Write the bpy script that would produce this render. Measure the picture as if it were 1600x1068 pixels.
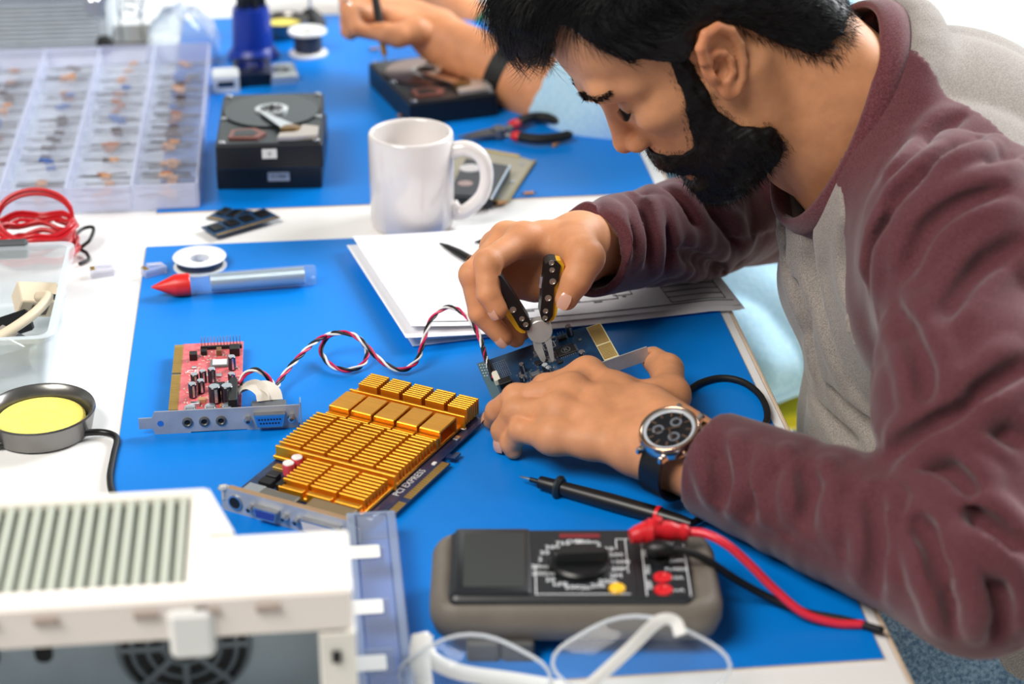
import bpy, bmesh, math, random
import numpy as np
from mathutils import Vector, Matrix, Euler

for _o in list(bpy.data.objects):
    bpy.data.objects.remove(_o)
SC = bpy.context.scene
COL = SC.collection
RND = random.Random(7)

# ------------------------------------------------------------------ camera
F_PX, PITCH, YAW, CAM_H = 3125.0, math.radians(26.0), math.radians(6.16), 0.722
FW = np.array([math.sin(YAW) * math.cos(PITCH), math.cos(YAW) * math.cos(PITCH), -math.sin(PITCH)])
RT = np.array([math.cos(YAW), -math.sin(YAW), 0.0])
UP = np.cross(RT, FW)
CAM = np.array([0.0, 0.0, CAM_H])          # table top is z = 0, floor is z = -0.75
cd = bpy.data.cameras.new('camera')
cam = bpy.data.objects.new('camera', cd)
COL.objects.link(cam)
m = Matrix(((RT[0], UP[0], -FW[0], CAM[0]), (RT[1], UP[1], -FW[1], CAM[1]), (RT[2], UP[2], -FW[2], CAM[2]), (0, 0, 0, 1)))
cam.matrix_world = m
cd.sensor_width = 36.0
cd.lens = F_PX * 36.0 / 1600.0
cd.clip_start = 0.05
cd.dof.use_dof = True
cd.dof.focus_distance = 1.54
cd.dof.aperture_fstop = 4.6
SC.camera = cam
SC.cycles.transparent_max_bounces = 28

# ------------------------------------------------------------------ light
SC.view_settings.view_transform = 'Standard'
SC.view_settings.look = 'None'
SC.view_settings.gamma = 1.0
SC.view_settings.use_curve_mapping = False
SC.view_settings.exposure = 0.20
W = bpy.data.worlds.new('world')
SC.world = W
W.use_nodes = True
W.node_tree.nodes['Background'].inputs[0].default_value = (0.93, 0.97, 1.0, 1)
W.node_tree.nodes['Background'].inputs[1].default_value = 0.14


def area(name, loc, target, size, power, color):
    d = bpy.data.lights.new(name, 'AREA')
    d.shape = 'RECTANGLE'
    d.size, d.size_y = size
    d.energy = power
    d.color = color
    o = bpy.data.objects.new(name, d)
    COL.objects.link(o)
    o.location = loc
    o.rotation_euler = (Vector(target) - Vector(loc)).to_track_quat('-Z', 'Y').to_euler()
    return o


area('window_light', (2.7, 2.9, 2.0), (0.1, 1.5, 0.0), (2.2, 1.7), 200, (0.95, 0.98, 1.0))
area('ceiling_lamp_light', (-1.3, 0.2, 2.3), (0.2, 1.6, 0.05), (1.6, 1.2), 74, (1.0, 0.95, 0.88))


# ------------------------------------------------------------------ placing helpers
def ray(x, y):
    return FW + RT * (x - 800) / F_PX - UP * (y - 534) / F_PX


def T(x, y, z=0.0):                       # point at height z above the table seen at a photo position
    d = ray(x, y)
    return CAM + d * ((z - CAM_H) / d[2])


def Yp(x, y, Y):                          # point at world depth Y
    d = ray(x, y)
    return CAM + d * (Y / d[1])


# ------------------------------------------------------------------ materials
def lin(c):
    c = c / 255.0
    return c / 12.92 if c <= 0.04045 else ((c + 0.055) / 1.055) ** 2.4


def rgb(r, g, b):
    return (lin(r), lin(g), lin(b), 1.0)


MATS = {}


def mat(name, col=(200, 200, 200), rough=0.5, metal=0.0, var=0.0, vscale=60.0, bump=0.0, bscale=200.0, spec=0.5,
        col2=None, coat=0.0, emit=None, sss=0.0, sheen=0.0, stretch=None):
    if name in MATS:
        return MATS[name]
    M = bpy.data.materials.new(name)
    M.use_nodes = True
    nt = M.node_tree
    b = nt.nodes['Principled BSDF']
    b.inputs['Base Color'].default_value = rgb(*col)
    b.inputs['Roughness'].default_value = rough
    b.inputs['Metallic'].default_value = metal
    b.inputs['Specular IOR Level'].default_value = spec
    b.inputs['Coat Weight'].default_value = coat
    b.inputs['Sheen Weight'].default_value = sheen
    if sss:
        b.inputs['Subsurface Weight'].default_value = sss
        b.inputs['Subsurface Radius'].default_value = (0.012, 0.005, 0.003)
        b.inputs['Subsurface Scale'].default_value = 0.4
    if emit:
        b.inputs['Emission Color'].default_value = rgb(*col)
        b.inputs['Emission Strength'].default_value = emit
    tc = nt.nodes.new('ShaderNodeTexCoord')
    src = tc.outputs['Object']
    if stretch:
        mp = nt.nodes.new('ShaderNodeMapping')
        mp.inputs['Scale'].default_value = stretch
        nt.links.new(src, mp.inputs['Vector'])
        src = mp.outputs['Vector']
    if var or col2:
        n = nt.nodes.new('ShaderNodeTexNoise')
        n.inputs['Scale'].default_value = vscale
        n.inputs['Detail'].default_value = 4
        nt.links.new(src, n.inputs['Vector'])
        r = nt.nodes.new('ShaderNodeValToRGB')
        a = rgb(*col)
        if col2:
            c = rgb(*col2)
        else:
            c = tuple(min(1, v * (1 + var)) for v in a[:3]) + (1,)
            a = tuple(v * (1 - var) for v in a[:3]) + (1,)
        r.color_ramp.elements[0].color = a
        r.color_ramp.elements[1].color = c
        r.color_ramp.elements[0].position = 0.35
        r.color_ramp.elements[1].position = 0.65
        nt.links.new(n.outputs['Fac'], r.inputs[0])
        nt.links.new(r.outputs[0], b.inputs['Base Color'])
    if bump:
        n2 = nt.nodes.new('ShaderNodeTexNoise')
        n2.inputs['Scale'].default_value = bscale
        n2.inputs['Detail'].default_value = 3
        nt.links.new(src, n2.inputs['Vector'])
        bp = nt.nodes.new('ShaderNodeBump')
        bp.inputs['Strength'].default_value = bump
        bp.inputs['Distance'].default_value = 0.002
        nt.links.new(n2.outputs['Fac'], bp.inputs['Height'])
        nt.links.new(bp.outputs[0], b.inputs['Normal'])
    MATS[name] = M
    return M


def clear_mat(name, tint=(235, 242, 250), refl=0.12, body=0.0, rough=0.08, bodycol=(235, 240, 250)):
    """thin clear plastic: mostly see-through, a fresnel gloss and a little milky body"""
    if name in MATS:
        return MATS[name]
    M = bpy.data.materials.new(name)
    M.use_nodes = True
    nt = M.node_tree
    for n in list(nt.nodes):
        nt.nodes.remove(n)
    out = nt.nodes.new('ShaderNodeOutputMaterial')
    tr = nt.nodes.new('ShaderNodeBsdfTransparent')
    tr.inputs[0].default_value = rgb(*[255 - (255 - c) * .3 for c in tint])
    df = nt.nodes.new('ShaderNodeBsdfDiffuse')
    df.inputs[0].default_value = rgb(*bodycol)
    gl = nt.nodes.new('ShaderNodeBsdfGlossy')
    gl.inputs['Roughness'].default_value = rough
    lw = nt.nodes.new('ShaderNodeLayerWeight')
    lw.inputs[0].default_value = .5
    pw = nt.nodes.new('ShaderNodeMath')
    pw.operation = 'POWER'
    pw.inputs[1].default_value = 4.0
    nt.links.new(lw.outputs['Facing'], pw.inputs[0])
    mr = nt.nodes.new('ShaderNodeMath')
    mr.operation = 'MULTIPLY_ADD'
    mr.inputs[1].default_value = refl * 2.0
    mr.inputs[2].default_value = .02
    nt.links.new(pw.outputs[0], mr.inputs[0])
    m1 = nt.nodes.new('ShaderNodeMixShader')
    m1.inputs[0].default_value = body
    nt.links.new(tr.outputs[0], m1.inputs[1])
    nt.links.new(df.outputs[0], m1.inputs[2])
    m2 = nt.nodes.new('ShaderNodeMixShader')
    nt.links.new(mr.outputs[0], m2.inputs[0])
    nt.links.new(m1.outputs[0], m2.inputs[1])
    nt.links.new(gl.outputs[0], m2.inputs[2])
    nt.links.new(m2.outputs[0], out.inputs[0])
    MATS[name] = M
    return M


# ------------------------------------------------------------------ mesh builder
class MB:
    def __init__(self):
        self.v, self.f, self.M = [], [], Matrix.Identity(4)

    def at(self, loc=(0, 0, 0), rot=(0, 0, 0)):
        self.M = Matrix.Translation(Vector(loc)) @ Euler(rot).to_matrix().to_4x4()
        return self

    def add(self, vs, fs):
        o = len(self.v)
        M = self.M
        self.v += [tuple(M @ Vector(p)) for p in vs]
        self.f += [tuple(i + o for i in q) for q in fs]
        return self

    def box(self, c, s, b=0.0):
        cx, cy, cz = c
        hx, hy, hz = s[0] / 2, s[1] / 2, s[2] / 2
        if not b:
            vs = [(cx + sx * hx, cy + sy * hy, cz + sz * hz) for sz in (-1, 1) for sy in (-1, 1) for sx in (-1, 1)]
            return self.add(vs, [(0, 2, 3, 1), (4, 5, 7, 6), (0, 1, 5, 4), (2, 6, 7, 3), (0, 4, 6, 2), (1, 3, 7, 5)])
        b = min(b, hx * .99, hy * .99, hz * .99)
        vs, idx = [], {}
        for sx in (-1, 1):
            for sy in (-1, 1):
                for sz in (-1, 1):
                    for ax in range(3):
                        h = [hx - b, hy - b, hz - b]
                        h[ax] += b
                        idx[(sx, sy, sz, ax)] = len(vs)
                        vs.append((cx + sx * h[0], cy + sy * h[1], cz + sz * h[2]))
        fs = []
        for ax in range(3):
            a1, a2 = (ax + 1) % 3, (ax + 2) % 3
            for s_ in (-1, 1):
                q = []
                for (u, w) in ((-1, -1), (1, -1), (1, 1), (-1, 1)):
                    k = [0, 0, 0]
                    k[ax], k[a1], k[a2] = s_, u, w
                    q.append(idx[tuple(k) + (ax,)])
                fs.append(tuple(q if s_ > 0 else q[::-1]))
            for u in (-1, 1):
                for w in (-1, 1):
                    k0, k1 = [0, 0, 0], [0, 0, 0]
                    k0[ax], k1[ax] = -1, 1
                    k0[a1] = k1[a1] = u
                    k0[a2] = k1[a2] = w
                    q = [idx[tuple(k0) + (a1,)], idx[tuple(k1) + (a1,)], idx[tuple(k1) + (a2,)], idx[tuple(k0) + (a2,)]]
                    fs.append(tuple(q if u * w < 0 else q[::-1]))
        for sx in (-1, 1):
            for sy in (-1, 1):
                for sz in (-1, 1):
                    q = [idx[(sx, sy, sz, a)] for a in range(3)]
                    fs.append(tuple(q if sx * sy * sz > 0 else q[::-1]))
        return self.add(vs, fs)

    def prism(self, poly, z0, z1):
        n = len(poly)
        vs = [(x, y, z0) for x, y in poly] + [(x, y, z1) for x, y in poly]
        fs = [tuple(range(n - 1, -1, -1)), tuple(range(n, 2 * n))]
        fs += [(i, (i + 1) % n, n + (i + 1) % n, n + i) for i in range(n)]
        return self.add(vs, fs)

    def lathe(self, prof, n=32, c=(0, 0, 0)):
        vs, fs, m_ = [], [], len(prof)
        for i in range(n):
            a = 2 * math.pi * i / n
            vs += [(c[0] + r * math.cos(a), c[1] + r * math.sin(a), c[2] + z) for r, z in prof]
        for i in range(n):
            j = (i + 1) % n
            for k in range(m_ - 1):
                if prof[k][0] < 1e-7 and prof[k + 1][0] < 1e-7:
                    continue
                fs.append((i * m_ + k, j * m_ + k, j * m_ + k + 1, i * m_ + k + 1))
        return self.add(vs, fs)

    def cyl(self, c, r, h, n=16, b=0.0):
        if b:
            p = [(0, 0), (r - b, 0), (r, b), (r, h - b), (r - b, h), (0, h)]
        else:
            p = [(0, 0), (r, 0), (r, h), (0, h)]
        return self.lathe(p, n, c)

    def ring(self, c, r0, r1, h, n=32):
        return self.lathe([(r0, 0), (r1, 0), (r1, h), (r0, h), (r0, 0)], n, c)

    def torus(self, c, R, r, n=32, k=8):
        return self.lathe([(R + r * math.cos(2 * math.pi * i / k), r * math.sin(2 * math.pi * i / k)) for i in range(k + 1)], n, c)

    def tube(self, pts, r, n=8, closed=False, flat=1.0, upv=None):
        P = [Vector(p) for p in pts]
        m_ = len(P)
        rr = r if hasattr(r, '__len__') else [r] * m_
        T_ = []
        for i in range(m_):
            a = P[(i - 1) % m_] if (closed or i) else P[0]
            b = P[(i + 1) % m_] if (closed or i < m_ - 1) else P[-1]
            T_.append((b - a).normalized())
        u = Vector(upv) if upv is not None else Vector((0, 0, 1)) if abs(T_[0].z) < .9 else Vector((1, 0, 0))
        vs, fs = [], []
        for i in range(m_):
            u = (u - T_[i] * u.dot(T_[i]))
            u = u.normalized() if u.length > 1e-6 else T_[i].orthogonal().normalized()
            w = T_[i].cross(u)
            for k in range(n):
                a = 2 * math.pi * k / n
                vs.append(tuple(P[i] + (w * math.cos(a) + u * math.sin(a) * flat) * rr[i]))
        for i in range(m_ if closed else m_ - 1):
            j = (i + 1) % m_
            for k in range(n):
                l = (k + 1) % n
                fs.append((i * n + k, i * n + l, j * n + l, j * n + k))
        if not closed:
            fs += [tuple(range(n - 1, -1, -1)), tuple(range((m_ - 1) * n, m_ * n))]
        return self.add(vs, fs)

    def sheet(self, fn, nu, nv, th=None):
        """surface fn(u,v)->(x,y,z); with th the sheet gets that thickness downwards"""
        vs = [fn(i / nu, j / nv) for j in range(nv + 1) for i in range(nu + 1)]
        n1 = nu + 1
        fs = [(j * n1 + i, j * n1 + i + 1, (j + 1) * n1 + i + 1, (j + 1) * n1 + i) for j in range(nv) for i in range(nu)]
        if th:
            o = len(vs)
            vs += [(x, y, z - th) for x, y, z in vs]
            fs += [tuple(i + o for i in q[::-1]) for q in list(fs)]
            rim = [i for i in range(nu)] + [j * n1 + nu for j in range(nv)] + [nv * n1 + i for i in range(nu, 0, -1)] + [j * n1 for j in range(nv, 0, -1)]
            for a, b in zip(rim, rim[1:] + rim[:1]):
                fs.append((a, a + o, b + o, b))
        return self.add(vs, fs)

    def mesh(self, name, smooth=None):
        me = bpy.data.meshes.new(name)
        me.from_pydata(self.v, [], self.f)
        me.validate()
        if smooth is not None:
            me.shade_smooth() if smooth >= 180 else me.set_sharp_from_angle(angle=math.radians(smooth)) or None
            for p in me.polygons:
                p.use_smooth = True
            if smooth < 180:
                me.set_sharp_from_angle(angle=math.radians(smooth))
        return me

    def build(self, name, material, parent=None, smooth=35):
        bm_fix = self.mesh(name, None)
        bm = bmesh.new()
        bm.from_mesh(bm_fix)
        bmesh.ops.remove_doubles(bm, verts=bm.verts, dist=1e-6)
        bmesh.ops.recalc_face_normals(bm, faces=bm.faces)
        bm.to_mesh(bm_fix)
        bm.free()
        if smooth:
            for p in bm_fix.polygons:
                p.use_smooth = True
            if smooth < 180:
                bm_fix.set_sharp_from_angle(angle=math.radians(smooth))
        bm_fix.materials.append(material)
        return link(name, bm_fix, parent)


def link(name, me, parent=None, loc=None, rot=None):
    o = bpy.data.objects.new(name, me)
    COL.objects.link(o)
    if parent is not None:
        o.parent = parent
    if loc is not None:
        o.location = loc
    if rot is not None:
        o.rotation_euler = rot
    return o


def thing(name, label, cat, loc=(0, 0, 0), rz=0.0, group=None, rot=None):
    o = bpy.data.objects.new(name, None)
    o.empty_display_size = 0.02
    COL.objects.link(o)
    o.location = loc
    o.rotation_euler = rot or (0, 0, rz)
    tag(o, label, cat, group)
    return o


def tag(o, label, cat=None, group=None, kind=None):
    o['label'] = label
    if cat:
        o['category'] = cat
    if group:
        o['group'] = group
    if kind:
        o['kind'] = kind
    return o


def struct(o):
    o['kind'] = 'structure'
    return o


def spl(pts, n=8, closed=False):
    """Catmull-Rom through pts"""
    P = [np.array(p, float) for p in pts]
    m_ = len(P)
    out = []
    for i in range(m_ if closed else m_ - 1):
        if closed:
            a, b, c, d = P[i - 1], P[i], P[(i + 1) % m_], P[(i + 2) % m_]
        else:
            b, c = P[i], P[i + 1]
            a = P[i - 1] if i else 2 * b - c
            d = P[i + 2] if i + 2 < m_ else 2 * c - b
        for k in range(n):
            t = k / n
            out.append(.5 * ((2 * b) + (c - a) * t + (2 * a - 5 * b + 4 * c - d) * t * t + (3 * b - a - 3 * c + d) * t ** 3))
    if not closed:
        out.append(P[-1])
    return [tuple(p) for p in out]


FONT_CACHE = {}


def text(body, size, material, parent, loc, rot=(0, 0, 0), name='lettering', align='CENTER', ext=0.00005):
    key = (body, size, align, material.name)
    if key not in FONT_CACHE:
        c = bpy.data.curves.new('lettering', 'FONT')
        c.body = body
        c.size = size
        c.align_x = align
        c.align_y = 'CENTER'
        c.extrude = ext
        c.resolution_u = 2
        t = bpy.data.objects.new('tmp', c)
        COL.objects.link(t)
        dg = bpy.context.evaluated_depsgraph_get()
        me = bpy.data.meshes.new_from_object(t.evaluated_get(dg))
        bpy.data.objects.remove(t)
        bpy.data.curves.remove(c)
        me.materials.clear()
        me.materials.append(material)
        FONT_CACHE[key] = me
    return link(name, FONT_CACHE[key], parent, loc, rot)


def ang(a, b):
    return math.atan2(b[1] - a[1], b[0] - a[0])


WHITE = mat('white_plastic', (236, 236, 234), .4)
BLACK = mat('black_plastic', (14, 14, 16), .4)
MATTEBLACK = mat('matte_black', (10, 10, 11), .65)
STEEL = mat('steel', (190, 192, 196), .28, 1.0, var=.08, vscale=80)
DARKSTEEL = mat('dark_steel', (70, 72, 76), .35, 1.0)
CHROME = mat('chrome', (225, 228, 232), .12, 1.0)
GOLDC = mat('gold_contacts', (196, 160, 84), .35, .7, var=.1, vscale=300)
SILVERC = mat('solder', (205, 208, 212), .3, .9)


# ------------------------------------------------------------------ room
M_FLOOR = mat('floor_vinyl', (205, 208, 206), .35, var=.04, vscale=3)
M_WALL = mat('wall_paint', (238, 241, 239), .8, var=.015, vscale=6, bump=.05, bscale=90)
struct(MB().box((1.0, 1.5, -.80), (8, 7, .1)).build('floor', M_FLOOR))
struct(MB().box((1.0, 4.55, .55), (8, .1, 2.6)).build('wall_back', M_WALL))
struct(MB().box((4.05, 1.5, .55), (.1, 6.1, 2.6)).build('wall_right', M_WALL))
struct(MB().box((1.0, 4.49, -.70), (7.9, .02, .1), .003).build('baseboard_back', WHITE))

# ------------------------------------------------------------------ table
M_TABLE = mat('white_laminate', (246, 245, 243), .35, var=.01, vscale=8)
M_EDGE = mat('beech_edge', (214, 192, 168), .5, var=.08, vscale=30, stretch=(20, 1, 20))
TX0, TX1, TY0, TY1 = -1.15, .352, .80, 2.95
tb = thing('table', 'long white laminate worktable with a pale wooden edge', 'table', ((TX0 + TX1) / 2, (TY0 + TY1) / 2, -.75))
cx, cy = (TX0 + TX1) / 2, (TY0 + TY1) / 2
MB().box((0, 0, .739), (TX1 - TX0 - .004, TY1 - TY0 - .004, .022), .002).build('tabletop', M_TABLE, tb)
for s in (-1, 1):
    MB().box((s * ((TX1 - TX0) / 2 - .001), 0, .737), (.003, TY1 - TY0, .024), .0008).build('edge_band', M_EDGE, tb)
    MB().box((0, s * ((TY1 - TY0) / 2 - .001), .737), (TX1 - TX0 - .006, .003, .024), .0008).build('edge_band', M_EDGE, tb)
    for q in (-1, 1):
        MB().box((s * ((TX1 - TX0) / 2 - .06), q * ((TY1 - TY0) / 2 - .12), .363), (.045, .045, .726), .004).build('leg', mat('leg_paint', (225, 222, 214), .4), tb)
    MB().box((s * ((TX1 - TX0) / 2 - .06), 0, .70), (.03, TY1 - TY0 - .30, .05), .003).build('side_rail', MATS['leg_paint'], tb)

M_MAT = mat('blue_mat', (0, 126, 220), .42, var=.03, vscale=5, bump=.05, bscale=700, spec=.25)
M_MATB = mat('mat_backing', (222, 205, 186), .6)


def bench_mat(x0, x1, y0, y1, label):
    t = thing('antistatic_mat', label, 'mat', ((x0 + x1) / 2, (y0 + y1) / 2, 0), group=None)
    w, d = x1 - x0, y1 - y0
    MB().box((0, 0, .0016), (w - .0015, d - .0015, .0012), .0004).build('top_layer', M_MAT, t)
    MB().box((0, 0, .0005), (w, d, .001)).build('backing', M_MATB, t)
    return t


bench_mat(-.152, .341, .998, 1.7005, 'near blue antistatic mat under the graphics card and multimeter')
bench_mat(-.147, .336, 1.782, 2.41, 'far blue antistatic mat under the stack of hard drives')
MZ = .0022      # top of the mats

# ------------------------------------------------------------------ mug
p = T(645, 351)
M_MUG = mat('glazed_ceramic', (228, 222, 219), .12, coat=.4, spec=.5)
mug = thing('mug', 'plain white ceramic mug standing by the papers', 'mug', (p[0], p[1], 0), math.radians(-14))
R, Hm = .0392, .0925
MB().lathe([(0, .001), (.030, .001), (.032, 0), (R - .004, 0), (R - .001, .003), (R, .008), (R, Hm - .003), (R - .0008, Hm - .0008), (R - .0025, Hm),
            (R - .0042, Hm - .0008), (R - .0048, Hm - .004), (R - .0048, .012), (R - .010, .006), (0, .006)], 64).build('cup', M_MUG, mug, 60)
hp = spl([(R - .003, 0, .076), (R + .013, 0, .0785), (R + .026, 0, .071), (R + .031, 0, .054), (R + .027, 0, .034), (R + .014, 0, .019), (R + .004, 0, .0145), (R - .003, 0, .022)], 8)
MB().tube(hp, [.0062 + .0016 * abs(i / (len(hp) - 1) - .5) * 2 for i in range(len(hp))], 14, flat=1.0, upv=(0, 1, 0)).build('handle', M_MUG, mug, 180)

# ------------------------------------------------------------------ papers
M_PAPER = mat('paper', (243, 243, 247), .7)
M_INK = mat('printed_ink', (48, 52, 66), .7)
a, b, c, d = T(1158, 484), T(645, 546), T(552, 398), T(905, 352)


def paper_pt(u, v, k=0, lift=0):
    P = (1 - u) * (1 - v) * b + u * (1 - v) * a + u * v * (d + (a - b) * .30) + (1 - u) * v * c
    P = P + (a - b) / np.linalg.norm(a - b) * .004 * k * math.sin(k * 2.1) + (c - b) / np.linalg.norm(c - b) * .003 * k * math.cos(k * 1.7)
    z = MZ + .0012 + .0011 * k + lift * ((1 - u) ** 3 * .006 + .004 * max(0, .35 - u) * (1 - v))
    over = max(0, P[0] - .335)
    return (P[0], P[1], z - over * .12)


for k, lb in enumerate(['bottom sheet of the white paper stack under the hand', 'middle sheet of the white paper stack under the hand',
                        'lower middle sheet of the white paper stack, slightly turned', 'top paper sheet with a printed circuit schematic under the pliers hand']):
    o = MB().sheet(lambda u, v: paper_pt(u, v, k, .6 * k), 24, 12, .0004).build('paper_sheet', M_PAPER, None, 60)
    tag(o, lb, 'paper', 'sheets of the schematic stack')
    top_sheet = o
# schematic print on the top sheet
ink = MB()


def ink_line(u0, v0, u1, v1, w=.0008):
    n = 6
    pts = []
    for i in range(n + 1):
        t = i / n
        x, y, z = paper_pt(u0 + (u1 - u0) * t, v0 + (v1 - v0) * t, 3, 1.8)
        pts.append((x, y, z + .0003))
    ink.tube(pts, w * .5, 4)


R2 = random.Random(3)
for i in range(15):
    u, v = R2.uniform(.12, .72), R2.uniform(.1, .88)
    l, h = R2.uniform(.04, .16), R2.uniform(.05, .18)
    ink_line(u, v, u + l, v)
    ink_line(u + l, v, u + l, min(.95, v + h))
    if i % 2:
        ink_line(u, v, u, min(.95, v + h))
        ink_line(u, min(.95, v + h), u + l, min(.95, v + h))
    ink_line(u + l * .4, v - .015, u + l * .6, v - .015, .0012)
for i in range(5):
    ink_line(.80, .06 + .05 * i, .97, .06 + .05 * i)
ink_line(.80, .06, .80, .26)
ink_line(.97, .06, .97, .26)
ink_line(.78, .04, .99, .04)
ink_line(.06, .04, .78, .04)
ink.build('schematic_print', M_INK, top_sheet, None)


# ------------------------------------------------------------------ pens
def pen(x0, y0, x1, y1, label):
    A, B = np.array(T(x0, y0, .012)), np.array(T(x1, y1, .012))
    L = .138
    dr = B - A
    rz = math.atan2(dr[1], dr[0])
    t = thing('pen', label, 'pen', (A[0], A[1], .0118), rz)
    t.rotation_euler = (0, 0, rz)
    q = MB().at((0, 0, 0), (0, math.pi / 2, 0))
    q.lathe([(0, .012), (.003, .012), (.0046, .03), (.0048, .09), (.0048, .135), (.004, .138), (0, .138)], 16).build('barrel', BLACK, t)
    MB().at((0, 0, 0), (0, math.pi / 2, 0)).lathe([(0, 0), (.0006, .0), (.003, .012), (0, .012)], 12).build('tip', BLACK, t)
    MB().at((0, 0, 0), (0, math.pi / 2, 0)).ring((0, 0, .048), .0044, .0051, .002, 16).build('band', mat('copper_ring', (170, 130, 100), .3, 1), t)
    return t


pen(687, 379, 742, 410, 'black pen lying on the papers beside the mug')
pen(741, 378, 775, 372, 'black pen mostly hidden behind the hand with the pliers')

# ------------------------------------------------------------------ gold graphics card
M_GOLD = mat('gold_anodised', (238, 164, 40), .30, .72, var=.06, vscale=40, bump=.04, bscale=300, stretch=(1, 12, 12))
M_PCBN = mat('navy_pcb', (20, 44, 84), .35, var=.25, vscale=260, coat=.3)
M_BRKT = mat('bracket_steel', (176, 176, 178), .40, .3, var=.12, vscale=50)
p = T(352, 800)
g = thing('graphics_card', 'graphics card with a big gold finned heatsink lying on the blue mat', 'graphics card', (p[0], p[1], MZ), math.radians(-33))
mm = .001
MB().box((51 * mm, 101 * mm, 4.0 * mm), (108 * mm, 186 * mm, 1.6 * mm), .0004).build('circuit_board', M_PCBN, g)
cn = MB().box((109.5 * mm, 82 * mm, 4.0 * mm), (8 * mm, 80 * mm, 1.6 * mm)).build('edge_connector', M_PCBN, g)
for k in range(26):
    if k in (5, 6):
        continue
    if k == 0:
        o_ = MB().box((0, 0, 0), (6 * mm, 2.4 * mm, .3 * mm)).build('contact', GOLDC, cn)
        me_c = o_.data
        o_.location = (110.3 * mm, 44.5 * mm, 4.9 * mm)
    else:
        link('contact', me_c, cn, (110.3 * mm, (44.5 + 3 * k) * mm, 4.9 * mm))
MB().prism([(106 * mm, 128 * mm), (113 * mm, 129 * mm), (113 * mm, 139 * mm), (109 * mm, 139 * mm), (109 * mm, 134 * mm), (106 * mm, 134 * mm)], 3.2 * mm, 4.8 * mm).build('retention_hook', M_PCBN, g)
text('PCI EXPRESS', .0075, mat('silkscreen', (235, 238, 240), .6), g, (101.0 * mm, 84 * mm, 5.0 * mm), (0, 0, math.pi / 2))
MB().box((46.5 * mm, 132 * mm, 7 * mm), (101 * mm, 128 * mm, 3 * mm), .0005).build('heatsink_base', M_GOLD, g)
MB().box((61 * mm, 48 * mm, 7 * mm), (71 * mm, 44 * mm, 3 * mm), .0005).build('heatsink_base', M_GOLD, g)


def fins(x0, x1, ncol, y0, y1, nrow, z0, z1, th=1.7, gap=2.4, jitter=0.0):
    w = (x1 - x0) / ncol - gap
    me = None
    for i in range(ncol):
        for j in range(nrow):
            cx_ = x0 + (i + .5) * (x1 - x0) / ncol
            cy_ = y0 + (j + .5) * (y1 - y0) / nrow
            if me is None:
                o = MB().box((0, 0, 0), (w * mm, th * mm, (z1 - z0) * mm), .0003).build('fin', M_GOLD, g)
                me = o.data
                o.location = (cx_ * mm, cy_ * mm, (z0 + z1) / 2 * mm)
            else:
                link('fin', me, g, (cx_ * mm, cy_ * mm, (z0 + z1) / 2 * mm))


fins(27, 96, 3, 31, 66, 8, 8, 16.3)
fins(27, 96, 3, 25, 30, 1, 8, 13.5, th=4.5, gap=3)
fins(-2, 98, 1, 68, 72, 1, 5, 16.8, th=2.2, gap=0)
fins(-4, 98, 5, 74, 129, 12, 8, 16.8)
fins(2, 98, 5, 130, 134.5, 1, 8, 15.8, th=4, gap=1.5)
fins(0, 100, 1, 169, 172, 1, 6, 16.8, th=2.0, gap=0)
fins(3, 100, 5, 175, 196, 7, 7, 20, gap=3)
# five hollow raised blocks: a top plate on two walls, open at the ends
for i in range(5):
    x0_ = 2.5 + i * 19.4
    bl = MB().at(((x0_ + 8.8) * mm, 148.5 * mm, 0))
    bl.box((0, 0, 18.8 * mm), (17.4 * mm, 26 * mm, 2.0 * mm), .0006)
    bl.box((0, -12.3 * mm, 13 * mm), (17.4 * mm, 1.4 * mm, 11 * mm))
    bl.box((0, 12.3 * mm, 13 * mm), (17.4 * mm, 1.4 * mm, 11 * mm))
    bl.build('raised_block', M_GOLD, g)
# caps, pins, connectors
for (x_, y_) in ((18, 55), (19, 65)):
    c_ = MB().cyl((x_ * mm, y_ * mm, 4.8 * mm), 4.3 * mm, 9.5 * mm, 20, .0006).build('capacitor', mat('cap_pink', (226, 80, 96), .35), g)
    MB().cyl((x_ * mm, y_ * mm, 13.7 * mm), 4.1 * mm, 1.2 * mm, 20, .0004).build('capacitor_top', WHITE, c_)
for (x_, y_, z_) in ((38, 74, 9), (97, 130, 9)):
    MB().lathe([(0, z_ * mm), (1.6 * mm, z_ * mm), (1.6 * mm, 17 * mm), (3 * mm, 17.4 * mm), (2.4 * mm, 19.2 * mm), (0, 19.6 * mm)], 16).build('push_pin', WHITE, g)
for (x_, y_, w_, d_, h_, m_) in ((12, 44, 9, 7, 5, BLACK), (14, 33, 10, 8, 6, MATTEBLACK), (28, 31, 5, 9, 9, MATTEBLACK), (9, 58, 10, 6, 3, GOLDC), (12, 20, 14, 10, 6, SILVERC), (25, 19, 8, 7, 7, STEEL),
                                 (5, 24, 5, 4, 2, WHITE), (20, 26, 4, 3, 3, SILVERC), (98, 170, 5, 3, 2, SILVERC), (101, 155, 4, 6, 2, SILVERC), (103, 34, 3, 5, 1.5, SILVERC), (102, 27, 4, 3, 1.5, SILVERC), (104, 115, 3, 4, 1.5, WHITE)):
    MB().box((x_ * mm, y_ * mm, (4.8 + h_ / 2) * mm), (w_ * mm, d_ * mm, h_ * mm), .0003).build('component', m_, g)
br = MB()
br.at((0, 0, 0), (math.pi / 2, 0, 0))
br.prism([(-2 * mm, 2 * mm), (0, 0), (100 * mm, 0), (110 * mm, 4 * mm), (110 * mm, 14 * mm), (100 * mm, 18.5 * mm), (4 * mm, 18.5 * mm), (-2 * mm, 15 * mm)], -.4 * mm, .6 * mm)
bk = br.build('bracket', M_BRKT, g)
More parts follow.
